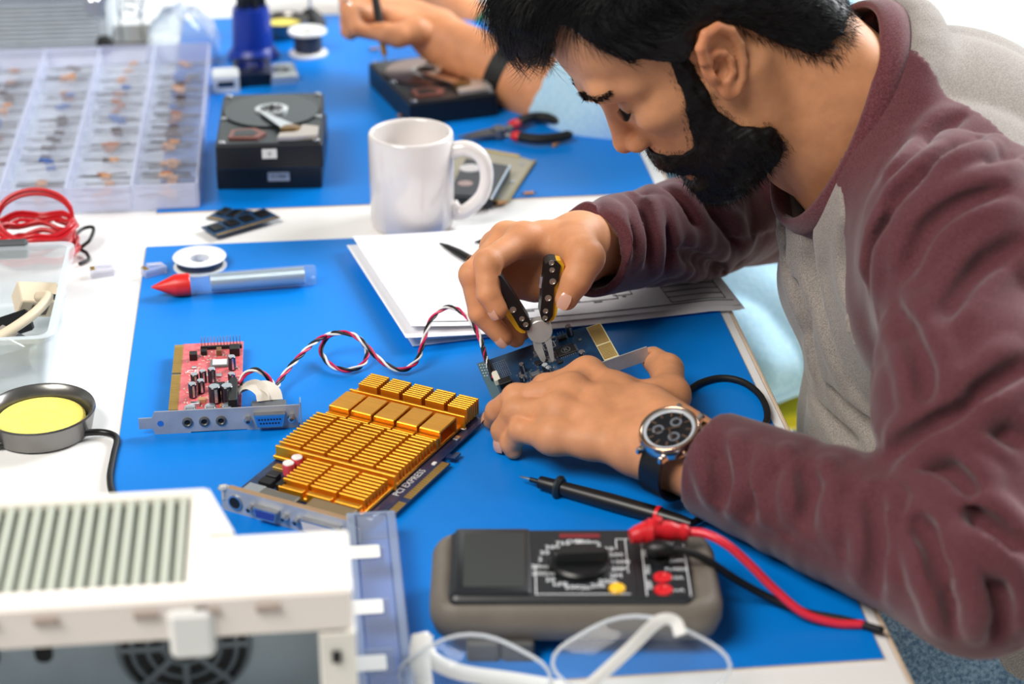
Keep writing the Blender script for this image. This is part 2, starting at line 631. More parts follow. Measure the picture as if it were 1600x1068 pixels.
MB().prism([(-2 * mm, .5 * mm), (-4 * mm, 3 * mm), (-8 * mm, 4 * mm), (-10 * mm, 9 * mm), (-6 * mm, 12 * mm), (-2 * mm, 11 * mm)], 12 * mm, 13 * mm).build('mounting_tab', M_BRKT, bk)
MB().box((52 * mm, 2.2 * mm, 18.3 * mm), (97 * mm, 4.4 * mm, .7 * mm)).build('top_flange', mat('flange', (222, 180, 140), .35, .8), bk)
MB().box((38 * mm, 9 * mm, 10.5 * mm), (30 * mm, 15 * mm, 11 * mm), .0008).build('vga_housing', mat('housing_grey', (120, 116, 108), .45, .4), g)
MB().box((80 * mm, 10 * mm, 11 * mm), (36 * mm, 17 * mm, 12 * mm), .0008).build('dvi_housing', mat('dvi_shell', (148, 124, 88), .45, .4), g)
sv = MB().at((10 * mm, 0, 9 * mm), (math.pi / 2, 0, 0)).ring((0, 0, -1 * mm), 4.4 * mm, 5.6 * mm, 3 * mm, 24).build('svideo_socket', STEEL, g)
MB().at((10 * mm, 0, 9 * mm), (math.pi / 2, 0, 0)).cyl((0, 0, .6 * mm), 4.4 * mm, 1 * mm, 20).build('socket_core', MATTEBLACK, sv)


def dsub(x0, x1, z0, z1, faceM, par, y=-.6, bolts=True, hr=0, nrows=0, dep=5.5):
    s_ = (z1 - z0) * .22
    sh = [(x0, z1), (x1, z1), (x1 - s_, z0), (x0 + s_, z0)]
    o_ = MB().at((0, 0, 0), (math.pi / 2, 0, 0)).prism([(a_ * mm, b_ * mm) for a_, b_ in sh], -y * mm, (-y + dep) * mm).build('connector_shell', STEEL, par)
    k_ = 1.2
    sh2 = [(x0 + k_ * 1.1, z1 - k_), (x1 - k_ * 1.1, z1 - k_), (x1 - s_ - k_ * .7, z0 + k_), (x0 + s_ + k_ * .7, z0 + k_)]
    MB().at((0, 0, 0), (math.pi / 2, 0, 0)).prism([(a_ * mm, b_ * mm) for a_, b_ in sh2], (-y + dep - .5) * mm, (-y + dep + .25) * mm).build('connector_face', faceM, o_)
    if nrows:
        for r_ in range(nrows):
            n_ = 8 - r_
            hm = MB()
            for i in range(n_):
                hx = (x0 + x1) / 2 + (i - (n_ - 1) / 2) * (x1 - x0) * .095
                hz = (z0 + z1) / 2 + (r_ - .5) * -(z1 - z0) * .30
                hm.at((hx * mm, 0, hz * mm), (math.pi / 2, 0, 0)).cyl((0, 0, (-y + dep + .1) * mm), .75 * mm, .3 * mm, 8)
            hm.build('pin_holes', MATTEBLACK, o_)
    if bolts:
        for bx in (x0 - 4.5, x1 + 4.5):
            q = MB().at((bx * mm, 0, (z0 + z1) / 2 * mm), (math.pi / 2, 0, 0))
            q.lathe([(1.2 * mm, (-y) * mm), (2.8 * mm, -y * mm), (2.8 * mm, (-y + 4.5) * mm), (1.6 * mm, (-y + 5) * mm), (1.2 * mm, (-y + 2) * mm), (0, (-y + 2) * mm)], 6).build('bolt', STEEL, o_)
    return o_


M_VGA = mat('vga_blue', (46, 62, 140), .4)
dsub(28, 47, 4.5, 12.5, M_VGA, g)
dsub(66, 96, 4, 13, mat('dvi_white', (214, 200, 188), .4), g)

# ------------------------------------------------------------------ red sound card
M_PCBR = mat('red_pcb', (206, 84, 92), .4, col2=(224, 116, 120), vscale=220, coat=.2)
M_CAPN = mat('cap_sleeve', (26, 30, 44), .3, coat=.3)
M_ALU = mat('cap_aluminium', (215, 224, 232), .25, .9)
p = T(240, 682)
rc = thing('sound_card', 'small red sound card with rows of black capacitors and a steel bracket', 'circuit board', (p[0], p[1], MZ))
ZB = 9.0
MB().box((42 * mm, 68 * mm, ZB * mm), (48 * mm, 130 * mm, 1.6 * mm), .0003).build('circuit_board', M_PCBR, rc)
for (y0_, y1_) in ((82, 132), (20, 79)):
    e_ = MB().box((14.5 * mm, (y0_ + y1_) / 2 * mm, ZB * mm), (7.4 * mm, (y1_ - y0_) * mm, 1.6 * mm), .0003).build('edge_connector', mat('edge_base', (150, 128, 70), .5), rc)
    n_ = int((y1_ - y0_) / 2.5)
    me_ = None
    for k in range(n_):
        lc = (14.4 * mm, (y0_ + 1.5 + 2.5 * k) * mm, (ZB + .9) * mm)
        if y0_ == 82 and k > n_ - 3:
            continue
        if me_ is None:
            o_ = MB().box((0, 0, 0), (6.6 * mm, 1.7 * mm, .25 * mm)).build('contact', GOLDC, e_)
            o_.location = lc
            me_ = o_.data
        else:
            link('contact', me_, e_, lc)
# bracket with jacks and game port
br = MB().at((0, 0, 0), (math.pi / 2, 0, 0))
br.prism([(-10 * mm, 5 * mm), (0, 5 * mm), (1.5 * mm, 0), (28 * mm, 0), (28 * mm, .8 * mm), (70 * mm, .8 * mm), (70 * mm, 0), (108 * mm, 0), (110 * mm, 19 * mm), (2 * mm, 19 * mm), (0, 14 * mm), (-10 * mm, 14 * mm)], -.4 * mm, .6 * mm)
bk = br.build('bracket', M_BRKT, rc)
MB().box((110.5 * mm, 3.2 * mm, 11 * mm), (.9 * mm, 9 * mm, 21 * mm), .0003).build('bent_flange', M_BRKT, bk)
MB().at((6 * mm, 0, 9 * mm), (math.pi / 2, 0, 0)).cyl((0, 0, .5 * mm), 2.4 * mm, .25 * mm, 16).build('screw_slot', mat('hole_blue', (30, 110, 200), .6), bk)
for x_ in (26, 38.5, 51):
    j_ = MB().at((x_ * mm, 0, 9 * mm), (math.pi / 2, 0, 0)).lathe([(2.0 * mm, -2 * mm), (4.0 * mm, -2 * mm), (4.0 * mm, 1.5 * mm), (2.6 * mm, 2.0 * mm), (2.0 * mm, 1.2 * mm), (2.0 * mm, -2 * mm)], 24).build('audio_jack', mat('jack_grey', (104, 104, 100), .4, .4), rc)
    MB().at((x_ * mm, 0, 9 * mm), (math.pi / 2, 0, 0)).cyl((0, 0, .6 * mm), 2.0 * mm, .2 * mm, 16).build('jack_hole', MATTEBLACK, j_)
dsub(75.5, 99, 4, 14.5, mat('port_blue', (30, 120, 205), .45), rc, nrows=2)
MB().box((87 * mm, 5.5 * mm, 14 * mm), (26 * mm, 11 * mm, 9 * mm), .0008).build('connector_hood', mat('grey_hood', (96, 100, 104), .5), rc)
# ribbon cable from the port over the board
rb = MB()
pth = spl([(88, 9, 19), (86, 17, 23), (78, 30, 22), (69, 36, 17), (61, 32, 14), (58, 26, 12)], 6)
rb.tube([(x_ * mm, y_ * mm, z_ * mm) for x_, y_, z_ in pth], 10 * mm, 4, flat=.06, upv=(0, .3, 1))
rbo = rb.build('ribbon_cable', mat('ribbon_grey', (214, 206, 194), .5), rc, 60)
for k in range(-4, 5):
    MB().tube([(x_ * mm + .0 * k, y_ * mm + k * 1.7 * mm, z_ * mm + .7 * mm - .0 * k) for x_, y_, z_ in pth[2:-4]], .45 * mm, 5).build('ribbon_strand', MATS['ribbon_grey'], rbo, 180)
MB().box((60 * mm, 25 * mm, (ZB + 8) * mm), (7 * mm, 34 * mm, 10 * mm), .0006).build('ribbon_socket', BLACK, rc)
MB().box((60 * mm, 47 * mm, (ZB + 5.5) * mm), (5 * mm, 8 * mm, 9 * mm), .0004).build('audio_header', BLACK, rc)


def cap(par, x_, y_, z0, r_, h_, base=True):
    o_ = MB().cyl((x_ * mm, y_ * mm, z0 * mm), r_ * mm, h_ * mm, 20, .0006).build('capacitor', M_CAPN, par)
    MB().cyl((x_ * mm, y_ * mm, (z0 + h_ - .3) * mm), r_ * .86 * mm, .5 * mm, 18).build('capacitor_top', M_ALU, o_)
    MB().at((x_ * mm, y_ * mm, 0), (0, 0, -1.3)).box((r_ * .82 * mm, 0, (z0 + h_ * .52) * mm), (r_ * .42 * mm, r_ * .5 * mm, h_ * .8 * mm)).build('capacitor_stripe', M_ALU, o_)
    return o_


ZT = ZB + .8
for (x_, y_, r_, h_) in ((29, 38, 3.2, 12), (35, 45, 3.0, 11), (29.5, 62, 3.1, 8), (36, 63, 2.8, 10), (43, 62, 3.2, 12), (46, 28, 4.6, 14), (58, 62, 3.0, 7), (58, 82, 3.1, 12), (57, 45, 3.0, 8)):
    cap(rc, x_, y_, ZT, r_, h_)
cap(rc, 55.5, 28, ZT, 4.6, 14)
for x_ in (28, 43, 56):
    MB().at((x_ * mm, 11 * mm, ZT * mm)).lathe([(0, 0), (4.6 * mm, 0), (4.6 * mm, 5 * mm), (3.8 * mm, 6.5 * mm), (0, 6.8 * mm)], 16).build('jack_housing', M_ALU, rc)
hd = MB().box((48.5 * mm, 121 * mm, (ZT + 1.3) * mm), (33 * mm, 2.6 * mm, 2.6 * mm)).build('pin_header', MATTEBLACK, rc)
me_ = None
for k in range(13):
    for q in (0, 1):
        lc = ((33 + 2.55 * k) * mm, (121.4 + 2.4 * q) * mm, (ZT + 6) * mm)
        if me_ is None:
            o_ = MB().box((0, 0, 0), (.55 * mm, .55 * mm, 8 * mm)).build('pin', SILVERC, hd)
            o_.location = lc
            me_ = o_.data
        else:
            link('pin', me_, hd, lc)
for (x_, y_, w_, d_, h_, m_) in ((27, 104, 6, 6, 6, BLACK), (35, 112, 5, 5, 4, MATTEBLACK), (47, 111, 4, 7, 5, mat('brown_cap', (120, 82, 52), .5)), (59.5, 110, 8, 9, 7, BLACK),
                                 (48, 92, 15, 11, 2.2, mat('grey_chip', (110, 112, 112), .5)), (49, 49, 8, 7, 5, DARKSTEEL), (28, 88, 4, 3, 1.5, SILVERC), (56, 96, 5, 3, 1.5, MATTEBLACK),
                                 (39, 75, 3, 5, 1.2, SILVERC), (47, 72, 6, 4, 1.5, SILVERC), (33, 52, 4, 3, 1.5, mat('tan_part', (190, 140, 100), .5)), (51, 40, 3, 5, 2, MATS['tan_part']),
                                 (36, 30, 6, 5, 3, MATS['tan_part']), (31, 24, 7, 4, 3, SILVERC), (52, 20, 5, 3, 2, MATS['tan_part'])):
    c_ = MB().box((x_ * mm, y_ * mm, (ZT + h_ / 2) * mm), (w_ * mm, d_ * mm, h_ * mm), .0003).build('chip' if w_ > 10 else 'component', m_, rc)
    if w_ > 10:
        MB().box((x_ * mm, (y_ + .6) * mm, (ZT + h_ + .05) * mm), (11 * mm, 9 * mm, .15 * mm)).build('chip_label', WHITE, c_)
sm = MB()
R3 = random.Random(11)
for k in range(130):
    x_, y_ = R3.uniform(21, 64), R3.uniform(14, 117)
    w_, d_ = R3.choice([(1.6, .9), (.9, 1.6), (2.2, 1.2), (1.2, 2.4)])
    sm.at().box((x_ * mm, y_ * mm, (ZT + .35) * mm), (w_ * mm, d_ * mm, .7 * mm))
so = sm.build('solder_pads', mat('pad_pale', (226, 196, 186), .4, .3), rc, None)
so['kind'] = 'stuff'
text('CE', .008, mat('silkscreen', (235, 238, 240), .6), rc, (27 * mm, 82 * mm, (ZT + .1) * mm))

# ------------------------------------------------------------------ blue board being repaired
BZ = 9.0
# the card is held up at its right end: its plane from two edge directions (camera-independent after this)
CX_, CY_ = np.array([.9590, .1076, .2622]), np.array([-.1289, .9895, .0654])
CZ_ = np.cross(CX_, CY_)
CFL = np.array(T(745, 568, .014))
CSC = (.83, .86, .86)
bc = thing('network_card', 'dark blue circuit card held under the pliers and the watch hand', 'circuit board', tuple(CFL - CY_ * .008 * CSC[1] - CZ_ * .0098 * CSC[2]))
bc.rotation_euler = Matrix((tuple(CX_), tuple(CY_), tuple(CZ_))).transposed().to_euler()
bc.scale = CSC
M_PCBB = mat('blue_pcb', (16, 46, 76), .3, col2=(24, 64, 96), vscale=90, coat=.4)
MB().box((55 * mm, -28 * mm, BZ * mm), (110 * mm, 72 * mm, 1.6 * mm), .0003).build('circuit_board', M_PCBB, bc)
MB().box((4.5 * mm, -28 * mm, (BZ + .9) * mm), (9 * mm, 72 * mm, .25 * mm)).build('ground_strip', mat('strip_teal', (96, 128, 140), .4, .5), bc)
eb = MB().box((117 * mm, -26 * mm, BZ * mm), (15 * mm, 62 * mm, 1.6 * mm), .0003).build('edge_connector', mat('edge_pale', (206, 196, 150), .5), bc)
me_ = None
for k in range(27):
    lc = (116.8 * mm, (-54.5 + 2.2 * k) * mm, (BZ + .9) * mm)
    if k == 11:
        continue
    if me_ is None:
        o_ = MB().box((0, 0, 0), (13 * mm, 1.4 * mm, .25 * mm)).build('contact', GOLDC, eb)
        o_.location = lc
        me_ = o_.data
    else:
        link('contact', me_, eb, lc)
ZT = BZ + .8
for (x_, y_, r_, h_) in ((93, 1, 3.2, 11), (93, -44, 3.2, 9), (37, -32, 2.6, 10), (33, -45, 2.8, 6), (57, -40, 3.2, 6), (59, -46, 3, 6)):
    cap(bc, x_, y_, ZT, r_, h_)
ch = MB().box((82 * mm, -22 * mm, (ZT + 1.1) * mm), (18 * mm, 14 * mm, 2.0 * mm), .0004).build('chip', mat('chip_black', (26, 27, 30), .45), bc)
lg = MB()
for k in range(8):
    for s in (-1, 1):
        lg.box(((75 + 2 * k) * mm, (-22 + s * 8) * mm, (ZT + .4) * mm), (.8 * mm, 2.4 * mm, .5 * mm))
for k in range(6):
    for s in (-1, 1):
        lg.box(((82 + s * 10) * mm, (-27 + 2 * k) * mm, (ZT + .4) * mm), (2.4 * mm, .8 * mm, .5 * mm))
lg.build('chip_legs', SILVERC, ch, None)
text('R', .007, mat('chip_print', (120, 122, 126), .6), ch, (82 * mm, -22 * mm, (ZT + 2.15) * mm))
MB().ring((82 * mm, -22 * mm, (ZT + 2.1) * mm), 4.0 * mm, 4.5 * mm, .08 * mm, 20).build('chip_logo_ring', MATS['chip_print'], ch)
fr = MB()
for (x_, y_, w_, d_) in ((70, -8, 11, .6), (70, 2, 11, .6), (64.5, -3, .6, 10), (75.5, -3, .6, 10), (70, -3, 6, .5), (68, -4, .5, 5)):
    fr.box((x_ * mm, y_ * mm, (ZT + .1) * mm), (w_ * mm, d_ * mm, .2 * mm))
fr.build('footprint_print', MATS['silkscreen'], bc, None)
hd = MB().box((84 * mm, -1 * mm, (ZT + 1.5) * mm), (8 * mm, 5 * mm, 3 * mm)).build('pin_header', MATTEBLACK, bc)
for k in range(3):
    for q in range(2):
        MB().box(((81.4 + 2.5 * k) * mm, (-2.2 + 2.5 * q) * mm, (ZT + 4) * mm), (.6 * mm, .6 * mm, 8 * mm)).build('pin', SILVERC, hd)
MB().box((11 * mm, -30 * mm, (ZT + 3) * mm), (6 * mm, 16 * mm, 6 * mm), .0005).build('cable_socket', mat('ivory', (226, 222, 206), .5), bc)
MB().box((17 * mm, -42 * mm, (ZT + 3) * mm), (12 * mm, 9 * mm, 6 * mm), .0005).build('black_socket', BLACK, bc)
sm = MB()
R3 = random.Random(5)
for k in range(190):
    if k < 70:
        x_, y_ = 14 + (k % 7) * 1.9, -2 - (k // 7) * 2.9
    elif k < 130:
        x_, y_ = R3.gauss(62, 9), R3.gauss(-20, 9)
    else:
        x_, y_ = R3.gauss(42, 8), R3.gauss(-40, 5)
    if 70 < x_ < 94 and -34 < y_ < -10:
        continue
    w_, d_ = R3.choice([(1.6, 1.0), (1.0, 1.6), (2.4, 1.4), (1.4, 2.6)]) if k >= 70 else (.75, .95)
    sm.box((x_ * mm, max(-62, y_) * mm, (ZT + .35) * mm), (w_ * mm, d_ * mm, (1.0 if k >= 70 else .4) * mm))
so = sm.build('solder_pads', SILVERC, bc, None)
so['kind'] = 'stuff'
for (x_, y_, w_, d_, h_) in ((57, -12, 8, 8, 3), (66, -30, 7, 6, 2.5), (46, -43, 8, 6, 3), (72, -36, 5, 5, 2), (53, -26, 5, 7, 2), (66, 6, 5, 3, 2), (76, 6, 6, 3, 2), (99, -12, 3, 3, 1.4)):
    MB().box((x_ * mm, y_ * mm, (ZT + h_ / 2) * mm), (w_ * mm, d_ * mm, h_ * mm), .0004).build('component', mat('part_grey', (110, 116, 122), .35, .3) if w_ != 5 else MATTEBLACK, bc)
dots = MB()
for k in range(14):
    dots.box(((2 + 2.4 * (k % 3)) * mm, (4 - 5 * (k // 3) - (k % 3)) * mm, (BZ + 1.1) * mm), (1 * mm, 1 * mm, .15 * mm))
dots.build('pad_dots', MATS['silkscreen'], bc, None)
bkt = MB().at((0, -66 * mm, 0))
bkt.box((82 * mm, 0, 8 * mm), (136 * mm, .9 * mm, 15 * mm), .0003)
bkt.build('bracket', M_BRKT, bc)

# ------------------------------------------------------------------ twisted three-wire audio lead
ctrl = [(374, 600, .020), (384, 583, .026), (402, 578, .028), (421, 592, .020), (430, 607, .012), (440, 590, .012), (463, 562, .018), (495, 532, .022), (527, 520, .022), (556, 525, .020), (573, 545, .014),
        (568, 568, .008), (543, 578, .006), (517, 570, .007), (502, 550, .010), (506, 533, .016), (520, 521, .026), (546, 521, .028), (566, 533, .026), (589, 558, .016), (612, 574, .010), (632, 577, .008),
        (652, 562, .012), (661, 535, .020), (672, 502, .030), (692, 482, .034), (712, 482, .034), (735, 500, .032), (751, 530, .026), (758, 556, .022), (767, 580, .018), (771, 592, .016)]
path = spl([T(*c_) for c_ in ctrl], 10)
lead = thing('audio_cable', 'twisted red, black and white wire lead looping between the two circuit boards', 'cable', tuple(path[60]))
off = Vector(path[60])
P = [Vector(q) - off for q in path]
s_acc = [0.0]
for i in range(1, len(P)):
    s_acc.append(s_acc[-1] + (P[i] - P[i - 1]).length)
for k, (nm, cl) in enumerate((('red_wire', (206, 26, 84)), ('black_wire', (14, 14, 18)), ('white_wire', (238, 236, 232)))):
    pts = []
    for i, q in enumerate(P):
        t_ = (P[min(i + 1, len(P) - 1)] - P[max(i - 1, 0)]).normalized()
        u_ = Vector((0, 0, 1)) - t_ * t_.z
        u_ = u_.normalized() if u_.length > .05 else Vector((1, 0, 0))
        w_ = t_.cross(u_)
        a_ = s_acc[i] / .030 * 2 * math.pi + k * 2.0944
        pts.append(tuple(q + (u_ * math.cos(a_) + w_ * math.sin(a_)) * .00125))
    MB().tube(pts, .0010, 6).build(nm, mat(nm, cl, .45), lead, 180)
MB().tube([tuple(q) for q in P[-26:]], .0021, 8).build('heat_shrink', BLACK, lead, 180)


# ------------------------------------------------------------------ multimeter
def rrect(x0, x1, y0, y1, r, n=5):
    out = []
    for (cx_, cy_, a0) in ((x1 - r, y1 - r, 0), (x0 + r, y1 - r, 90), (x0 + r, y0 + r, 180), (x1 - r, y0 + r, 270)):
        for k in range(n + 1):
            a_ = math.radians(a0 + 90 * k / n)
            out.append((cx_ + r * math.cos(a_), cy_ + r * math.sin(a_)))
    return out


def loft(mb, layers, n=5, cap0=True, cap1=True):
    """layers of (x0,x1,y0,y1,r,z) rounded rectangles"""
    vs, fs = [], []
    k = 4 * (n + 1)
    for (x0, x1, y0, y1, r, z) in layers:
        vs += [(x, y, z) for x, y in rrect(x0, x1, y0, y1, r, n)]
    for i in range(len(layers) - 1):
        for j in range(k):
            l = (j + 1) % k
            fs.append((i * k + j, i * k + l, (i + 1) * k + l, (i + 1) * k + j))
    if cap0:
        fs.append(tuple(range(k - 1, -1, -1)))
    if cap1:
        fs.append(tuple(range((len(layers) - 1) * k, len(layers) * k)))
    return mb.add(vs, fs)


def loftmm(layers, n=5, **kw):
    return loft(MB(), [tuple(v * mm for v in l) for l in layers], n, **kw)


p = T(680, 1010)
M_HOLST = mat('grey_rubber', (112, 104, 94), .55, var=.08, vscale=40, bump=.08, bscale=400)
M_DMM = mat('meter_black', (26, 29, 33), .38)
M_PRINT = mat('white_print', (228, 230, 232), .6)
M_REDP = mat('red_plastic', (214, 30, 40), .35)
dm = thing('multimeter', 'black digital multimeter in a grey rubber holster with a round dial', 'multimeter', (p[0], p[1], MZ), math.radians(-6))
loftmm([(8, 168, -8, 68, 14, 9), (0, 176, -15, 75, 16, 13), (-3, 179, -17, 77, 18, 22), (-3, 179, -17, 77, 18, 30), (0, 176, -14, 74, 17, 36), (5, 171, -9, 69, 14, 38), (9, 167, -5, 66, 12, 36)]).build('holster', M_HOLST, dm, 60)
loftmm([(9, 160, -12, 69, 6, 30), (9, 160, -12, 69, 6, 40), (11, 158, -10, 67, 5, 42)]).build('face', M_DMM, dm)
loftmm([(12, 60, -9, 67, 3, 41), (12, 60, -9, 67, 3, 43.2), (13.5, 58.5, -7.5, 65.5, 2.5, 44)]).build('screen_bezel', M_DMM, dm)
loftmm([(18, 56, -3, 60, 2, 43.6), (18, 56, -3, 60, 2, 44.3)]).build('screen', mat('lcd_glass', (58, 60, 58), .5, spec=.2), dm)
# dial
M_KNOB = mat('knob_black', (16, 17, 19), .35)
kn = MB().lathe([(0, 42 * mm), (19.5 * mm, 42 * mm), (19.5 * mm, 44.5 * mm), (18 * mm, 46 * mm), (0, 46 * mm)], 40, (91 * mm, 26 * mm, 0)).build('dial', M_KNOB, dm)
loft(MB().at((91 * mm, 26 * mm, 0), (0, 0, .06)), [tuple(v * mm for v in l) for l in ((-18, 18, -5, 5, 3, 45.5), (-18, 18, -4.2, 4.2, 3, 51), (-17, 17, -3.2, 3.2, 3, 52.5))]).build('dial_grip', M_KNOB, kn)
vals = ['1000', '200', '20', '2', '200m', 'OFF', '750', '200', '20', '2', '20m', '200m', '20', 'hFE', '200', '2k', '20k', '200k', '2M', '20M']
for k, v_ in enumerate(vals):
    a_ = 2 * math.pi * k / len(vals) + .1
    rx, ry = 25.5, 27
    text(v_, .0064, M_PRINT, dm, ((91 + rx * math.cos(a_)) * mm, (26 + ry * math.sin(a_)) * mm, 42.15 * mm), (0, 0, 0))
fr = MB()
for (x_, y_, w_, d_) in ((92, -8, 58, .6), (63, 8, .6, 34), (121, 36, .6, 40), (119, 56, 8, .6), (115, 50, .6, 12), (158, 20, .6, 60), (131, 20, .6, 60)):
    fr.box((x_ * mm, y_ * mm, 42.1 * mm), (w_ * mm, d_ * mm, .2 * mm))
fr.build('printed_frame', M_PRINT, dm, None)
MB().box((127 * mm, 28 * mm, 42.2 * mm), (2.2 * mm, 78 * mm, 1.2 * mm)).build('face_rib', M_DMM, dm)
MB().box((92 * mm, 60 * mm, 42.1 * mm), (26 * mm, 5 * mm, .2 * mm)).build('red_print', mat('print_red', (120, 24, 30), .6), dm)
MB().lathe([(0, 42 * mm), (5.2 * mm, 42 * mm), (5.2 * mm, 43.6 * mm), (4 * mm, 44.6 * mm), (0, 44.8 * mm)], 24, (113 * mm, -3 * mm, 0)).build('yellow_button', mat('yellow_button', (246, 190, 30), .4), dm)
for k, (x_, y_, m_) in enumerate(((142, 10, M_REDP), (141.5, -4, M_REDP), (142, 30, MATTEBLACK), (142, 50, MATTEBLACK))):
    MB().lathe([(2.6 * mm, 40 * mm), (2.6 * mm, 42.8 * mm), (3.2 * mm, 43.4 * mm), (5.6 * mm, 43.2 * mm), (5.8 * mm, 42 * mm), (2.6 * mm, 40 * mm)], 24, (x_ * mm, y_ * mm, 0)).build('socket', m_, dm)
    MB().cyl((x_ * mm, y_ * mm, 41.9 * mm), 2.7 * mm, .3 * mm, 16).build('socket_hole', m_ if m_ is M_REDP else MATTEBLACK, dm)
for (s_, x_, y_) in (('10A', 151, 10), ('mA', 151, -4), ('COM', 151, 30), ('V', 151, 50), ('MAX', 133.5, 20), ('FUSED', 151, 20), ('500V', 133.5, 2), ('CAT II', 133.5, 42)):
    text(s_, .0048, M_PRINT, dm, (x_ * mm, y_ * mm, 42.15 * mm), (0, 0, 0 if x_ > 140 else math.pi / 2))
for x_ in (30, 52):
    MB().box((x_ * mm, -9 * mm, 7.0 * mm), (20 * mm, 22 * mm, 14 * mm), .0015).build('stand_foot', mat('foot_grey', (78, 78, 76), .5), dm)
MB().box((120 * mm, 40 * mm, 4.7 * mm), (60 * mm, 40 * mm, 9.4 * mm), .0015).build('stand_foot', MATS['foot_grey'], dm)


# ------------------------------------------------------------------ test leads
def cable_thing(name, label, pts, r, material, n=8, cat='cable'):
    q = spl(pts, n)
    o0 = Vector(q[len(q) // 2])
    t = thing(name, label, cat, (o0.x, o0.y, min(v[2] for v in q) - r))
    base = Vector(t.location)
    MB().tube([tuple(Vector(v) - base) for v in q], r, 10).build('wire', material, t, 180)
    return t, base


M_REDW = mat('red_silicone', (226, 40, 62), .35, coat=.2)
t, base = cable_thing('test_lead', 'red test lead with an angled plug in the multimeter', [T(1068, 831, .052), T(1100, 833, .054), T(1135, 850, .050), T(1170, 880, .038), T(1210, 920, .022), T(1255, 957, .010), T(1305, 973, .0055), T(1350, 975, .0055)], .0030, M_REDW, cat='test lead')
q0, q1, q2 = [Vector(T(*v)) - base for v in ((985, 838, .054), (1025, 827, .056), (1075, 832, .053))]
MB().tube(spl([q0, q0.lerp(q1, .5), q1, q1.lerp(q2, .6), q2], 4), [.0045, .005, .006, .0062, .0066, .007, .007, .0072, .0066, .0062, .0064, .0064, .0058, .005, .0056, .0056, .0046], 14).build('plug', M_REDP, t, 60)
MB().at(tuple(q1), (0, .1, 0)).lathe([(0, -.016), (.0042, -.016), (.0042, .004), (.003, .0085), (0, .009)], 16).build('plug_stem', M_REDP, t)
MB().at(tuple(q0.lerp(q1, .72)), (0, math.pi / 2, -.2)).lathe([(.006, -.002), (.0085, -.001), (.0085, .003), (.006, .004)], 20).build('plug_collar', M_REDP, t)
t, base = cable_thing('test_lead', 'black test lead from the multimeter running along under the sleeve', [T(1020, 858, .050), T(1060, 858, .052), T(1100, 872, .045), T(1150, 905, .024), T(1200, 932, .010), T(1255, 955, .0055), T(1320, 968, .0055), T(1380, 985, .0055)], .0026, MATTEBLACK, cat='test lead')
q0 = Vector(T(1010, 858, .050)) - base
q2 = Vector(T(1052, 857, .052)) - base
MB().tube([tuple(q0.lerp(q2, k / 5)) for k in range(6)], [.004, .006, .0062, .006, .0055, .004], 12).build('plug', BLACK, t, 60)
# black probe with its cable loop
A, B = Vector(T(812, 744, .0085)), Vector(T(1062, 812, .0095))
dr = (B - A).normalized()
pr = thing('test_probe', 'black multimeter probe with a metal tip lying below the watch hand', 'probe', (A.x, A.y, .0085), math.atan2(dr.y, dr.x))
q = MB().at((0, 0, 0), (0, math.pi / 2, 0))
q.lathe([(0, 0), (.0005, 0), (.0010, .004), (.0010, .014), (0, .014)], 12).build('tip', CHROME, pr)
MB().at((0, 0, 0), (0, math.pi / 2, 0)).lathe([(0, .0085), (.0017, .0085), (.0019, .015), (.0046, .0165), (.0052, .030), (.0047, .032), (0, .032)], 20).build('tip_sleeve', BLACK, pr)
MB().at((0, 0, 0), (0, math.pi / 2, 0)).lathe([(.004, .0300), (.0085, .0305), (.0088, .0325), (.0070, .0345), (.004, .035)], 24).build('finger_guard', mat('guard_dark', (34, 44, 50), .4), pr)
MB().at((0, 0, 0), (0, math.pi / 2, 0)).lathe([(0, .033), (.0052, .033), (.0056, .05), (.0062, .075), (.0060, .105), (.0050, .125), (.0038, .135), (0, .135)], 20).build('handle', mat('probe_black', (22, 20, 20), .35, var=.15, vscale=30), pr)
MB().at((0, 0, 0), (0, math.pi / 2, 0)).ring((0, 0, .108), .0055, .0066, .003, 20).build('red_ring', M_REDP, pr)
base = Vector(pr.location)
Rz = Matrix.Rotation(-pr.rotation_euler.z, 3, 'Z')
lp = spl([tuple(A + dr * .133), T(1085, 815, .008), T(1120, 790, .006), T(1110, 740, .0055), T(1085, 690, .0055), T(1062, 650, .0055), T(1068, 622, .0055), T(1090, 600, .0055), T(1125, 590, .0055), T(1160, 596, .0055), T(1188, 618, .0055), T(1199, 648, .0055), T(1188, 672, .0055), T(1160, 688, .0055), T(1120, 705, .0055), T(1090, 730, .0055)], 8)
MB().tube([tuple(Rz @ (Vector(v) - base)) for v in lp], .0026, 10).build('cable', MATTEBLACK, pr, 180)

# ------------------------------------------------------------------ computer case in the foreground
M_CASE = mat('case_cream', (236, 232, 222), .5, var=.03, vscale=12)
M_CASEG = mat('case_slot', (120, 128, 118), .55, var=.1, vscale=20)
M_CASEIN = mat('case_inside', (176, 190, 200), .5, .0, var=.1, vscale=15)
pc = thing('computer_case', 'cream computer case with a slatted top and open dark front, blurred in front', 'computer case', (-.20, .95, 0))
ox, oy = -.20, .95
XR, XL, XS, ZT_ = .012, -.46, -.068, .13
MB().box(((XL + XS) / 2 - ox, .972 - oy, ZT_ - .006), (XS - XL, .102, .003)).build('vent_tray', M_CASEG, pc)
n_ = 50
me_ = None
for k in range(n_):
    x_ = XS - .014 - k * .0076
    if me_ is None:
        o_ = MB().box((0, 0, 0), (.0046, .092, .005), .001).build('slat', mat('slat_cream', (182, 186, 172), .5), pc)
        me_ = o_.data
        o_.location = (x_ - ox, .977 - oy, ZT_ - .0025)
    else:
        link('slat', me_, pc, (x_ - ox, .977 - oy, ZT_ - .0025))
MB().box((XS - .004 - ox, .973 - oy, ZT_ - .003), (.012, .104, .010), .002).build('end_strip', M_CASE, pc)
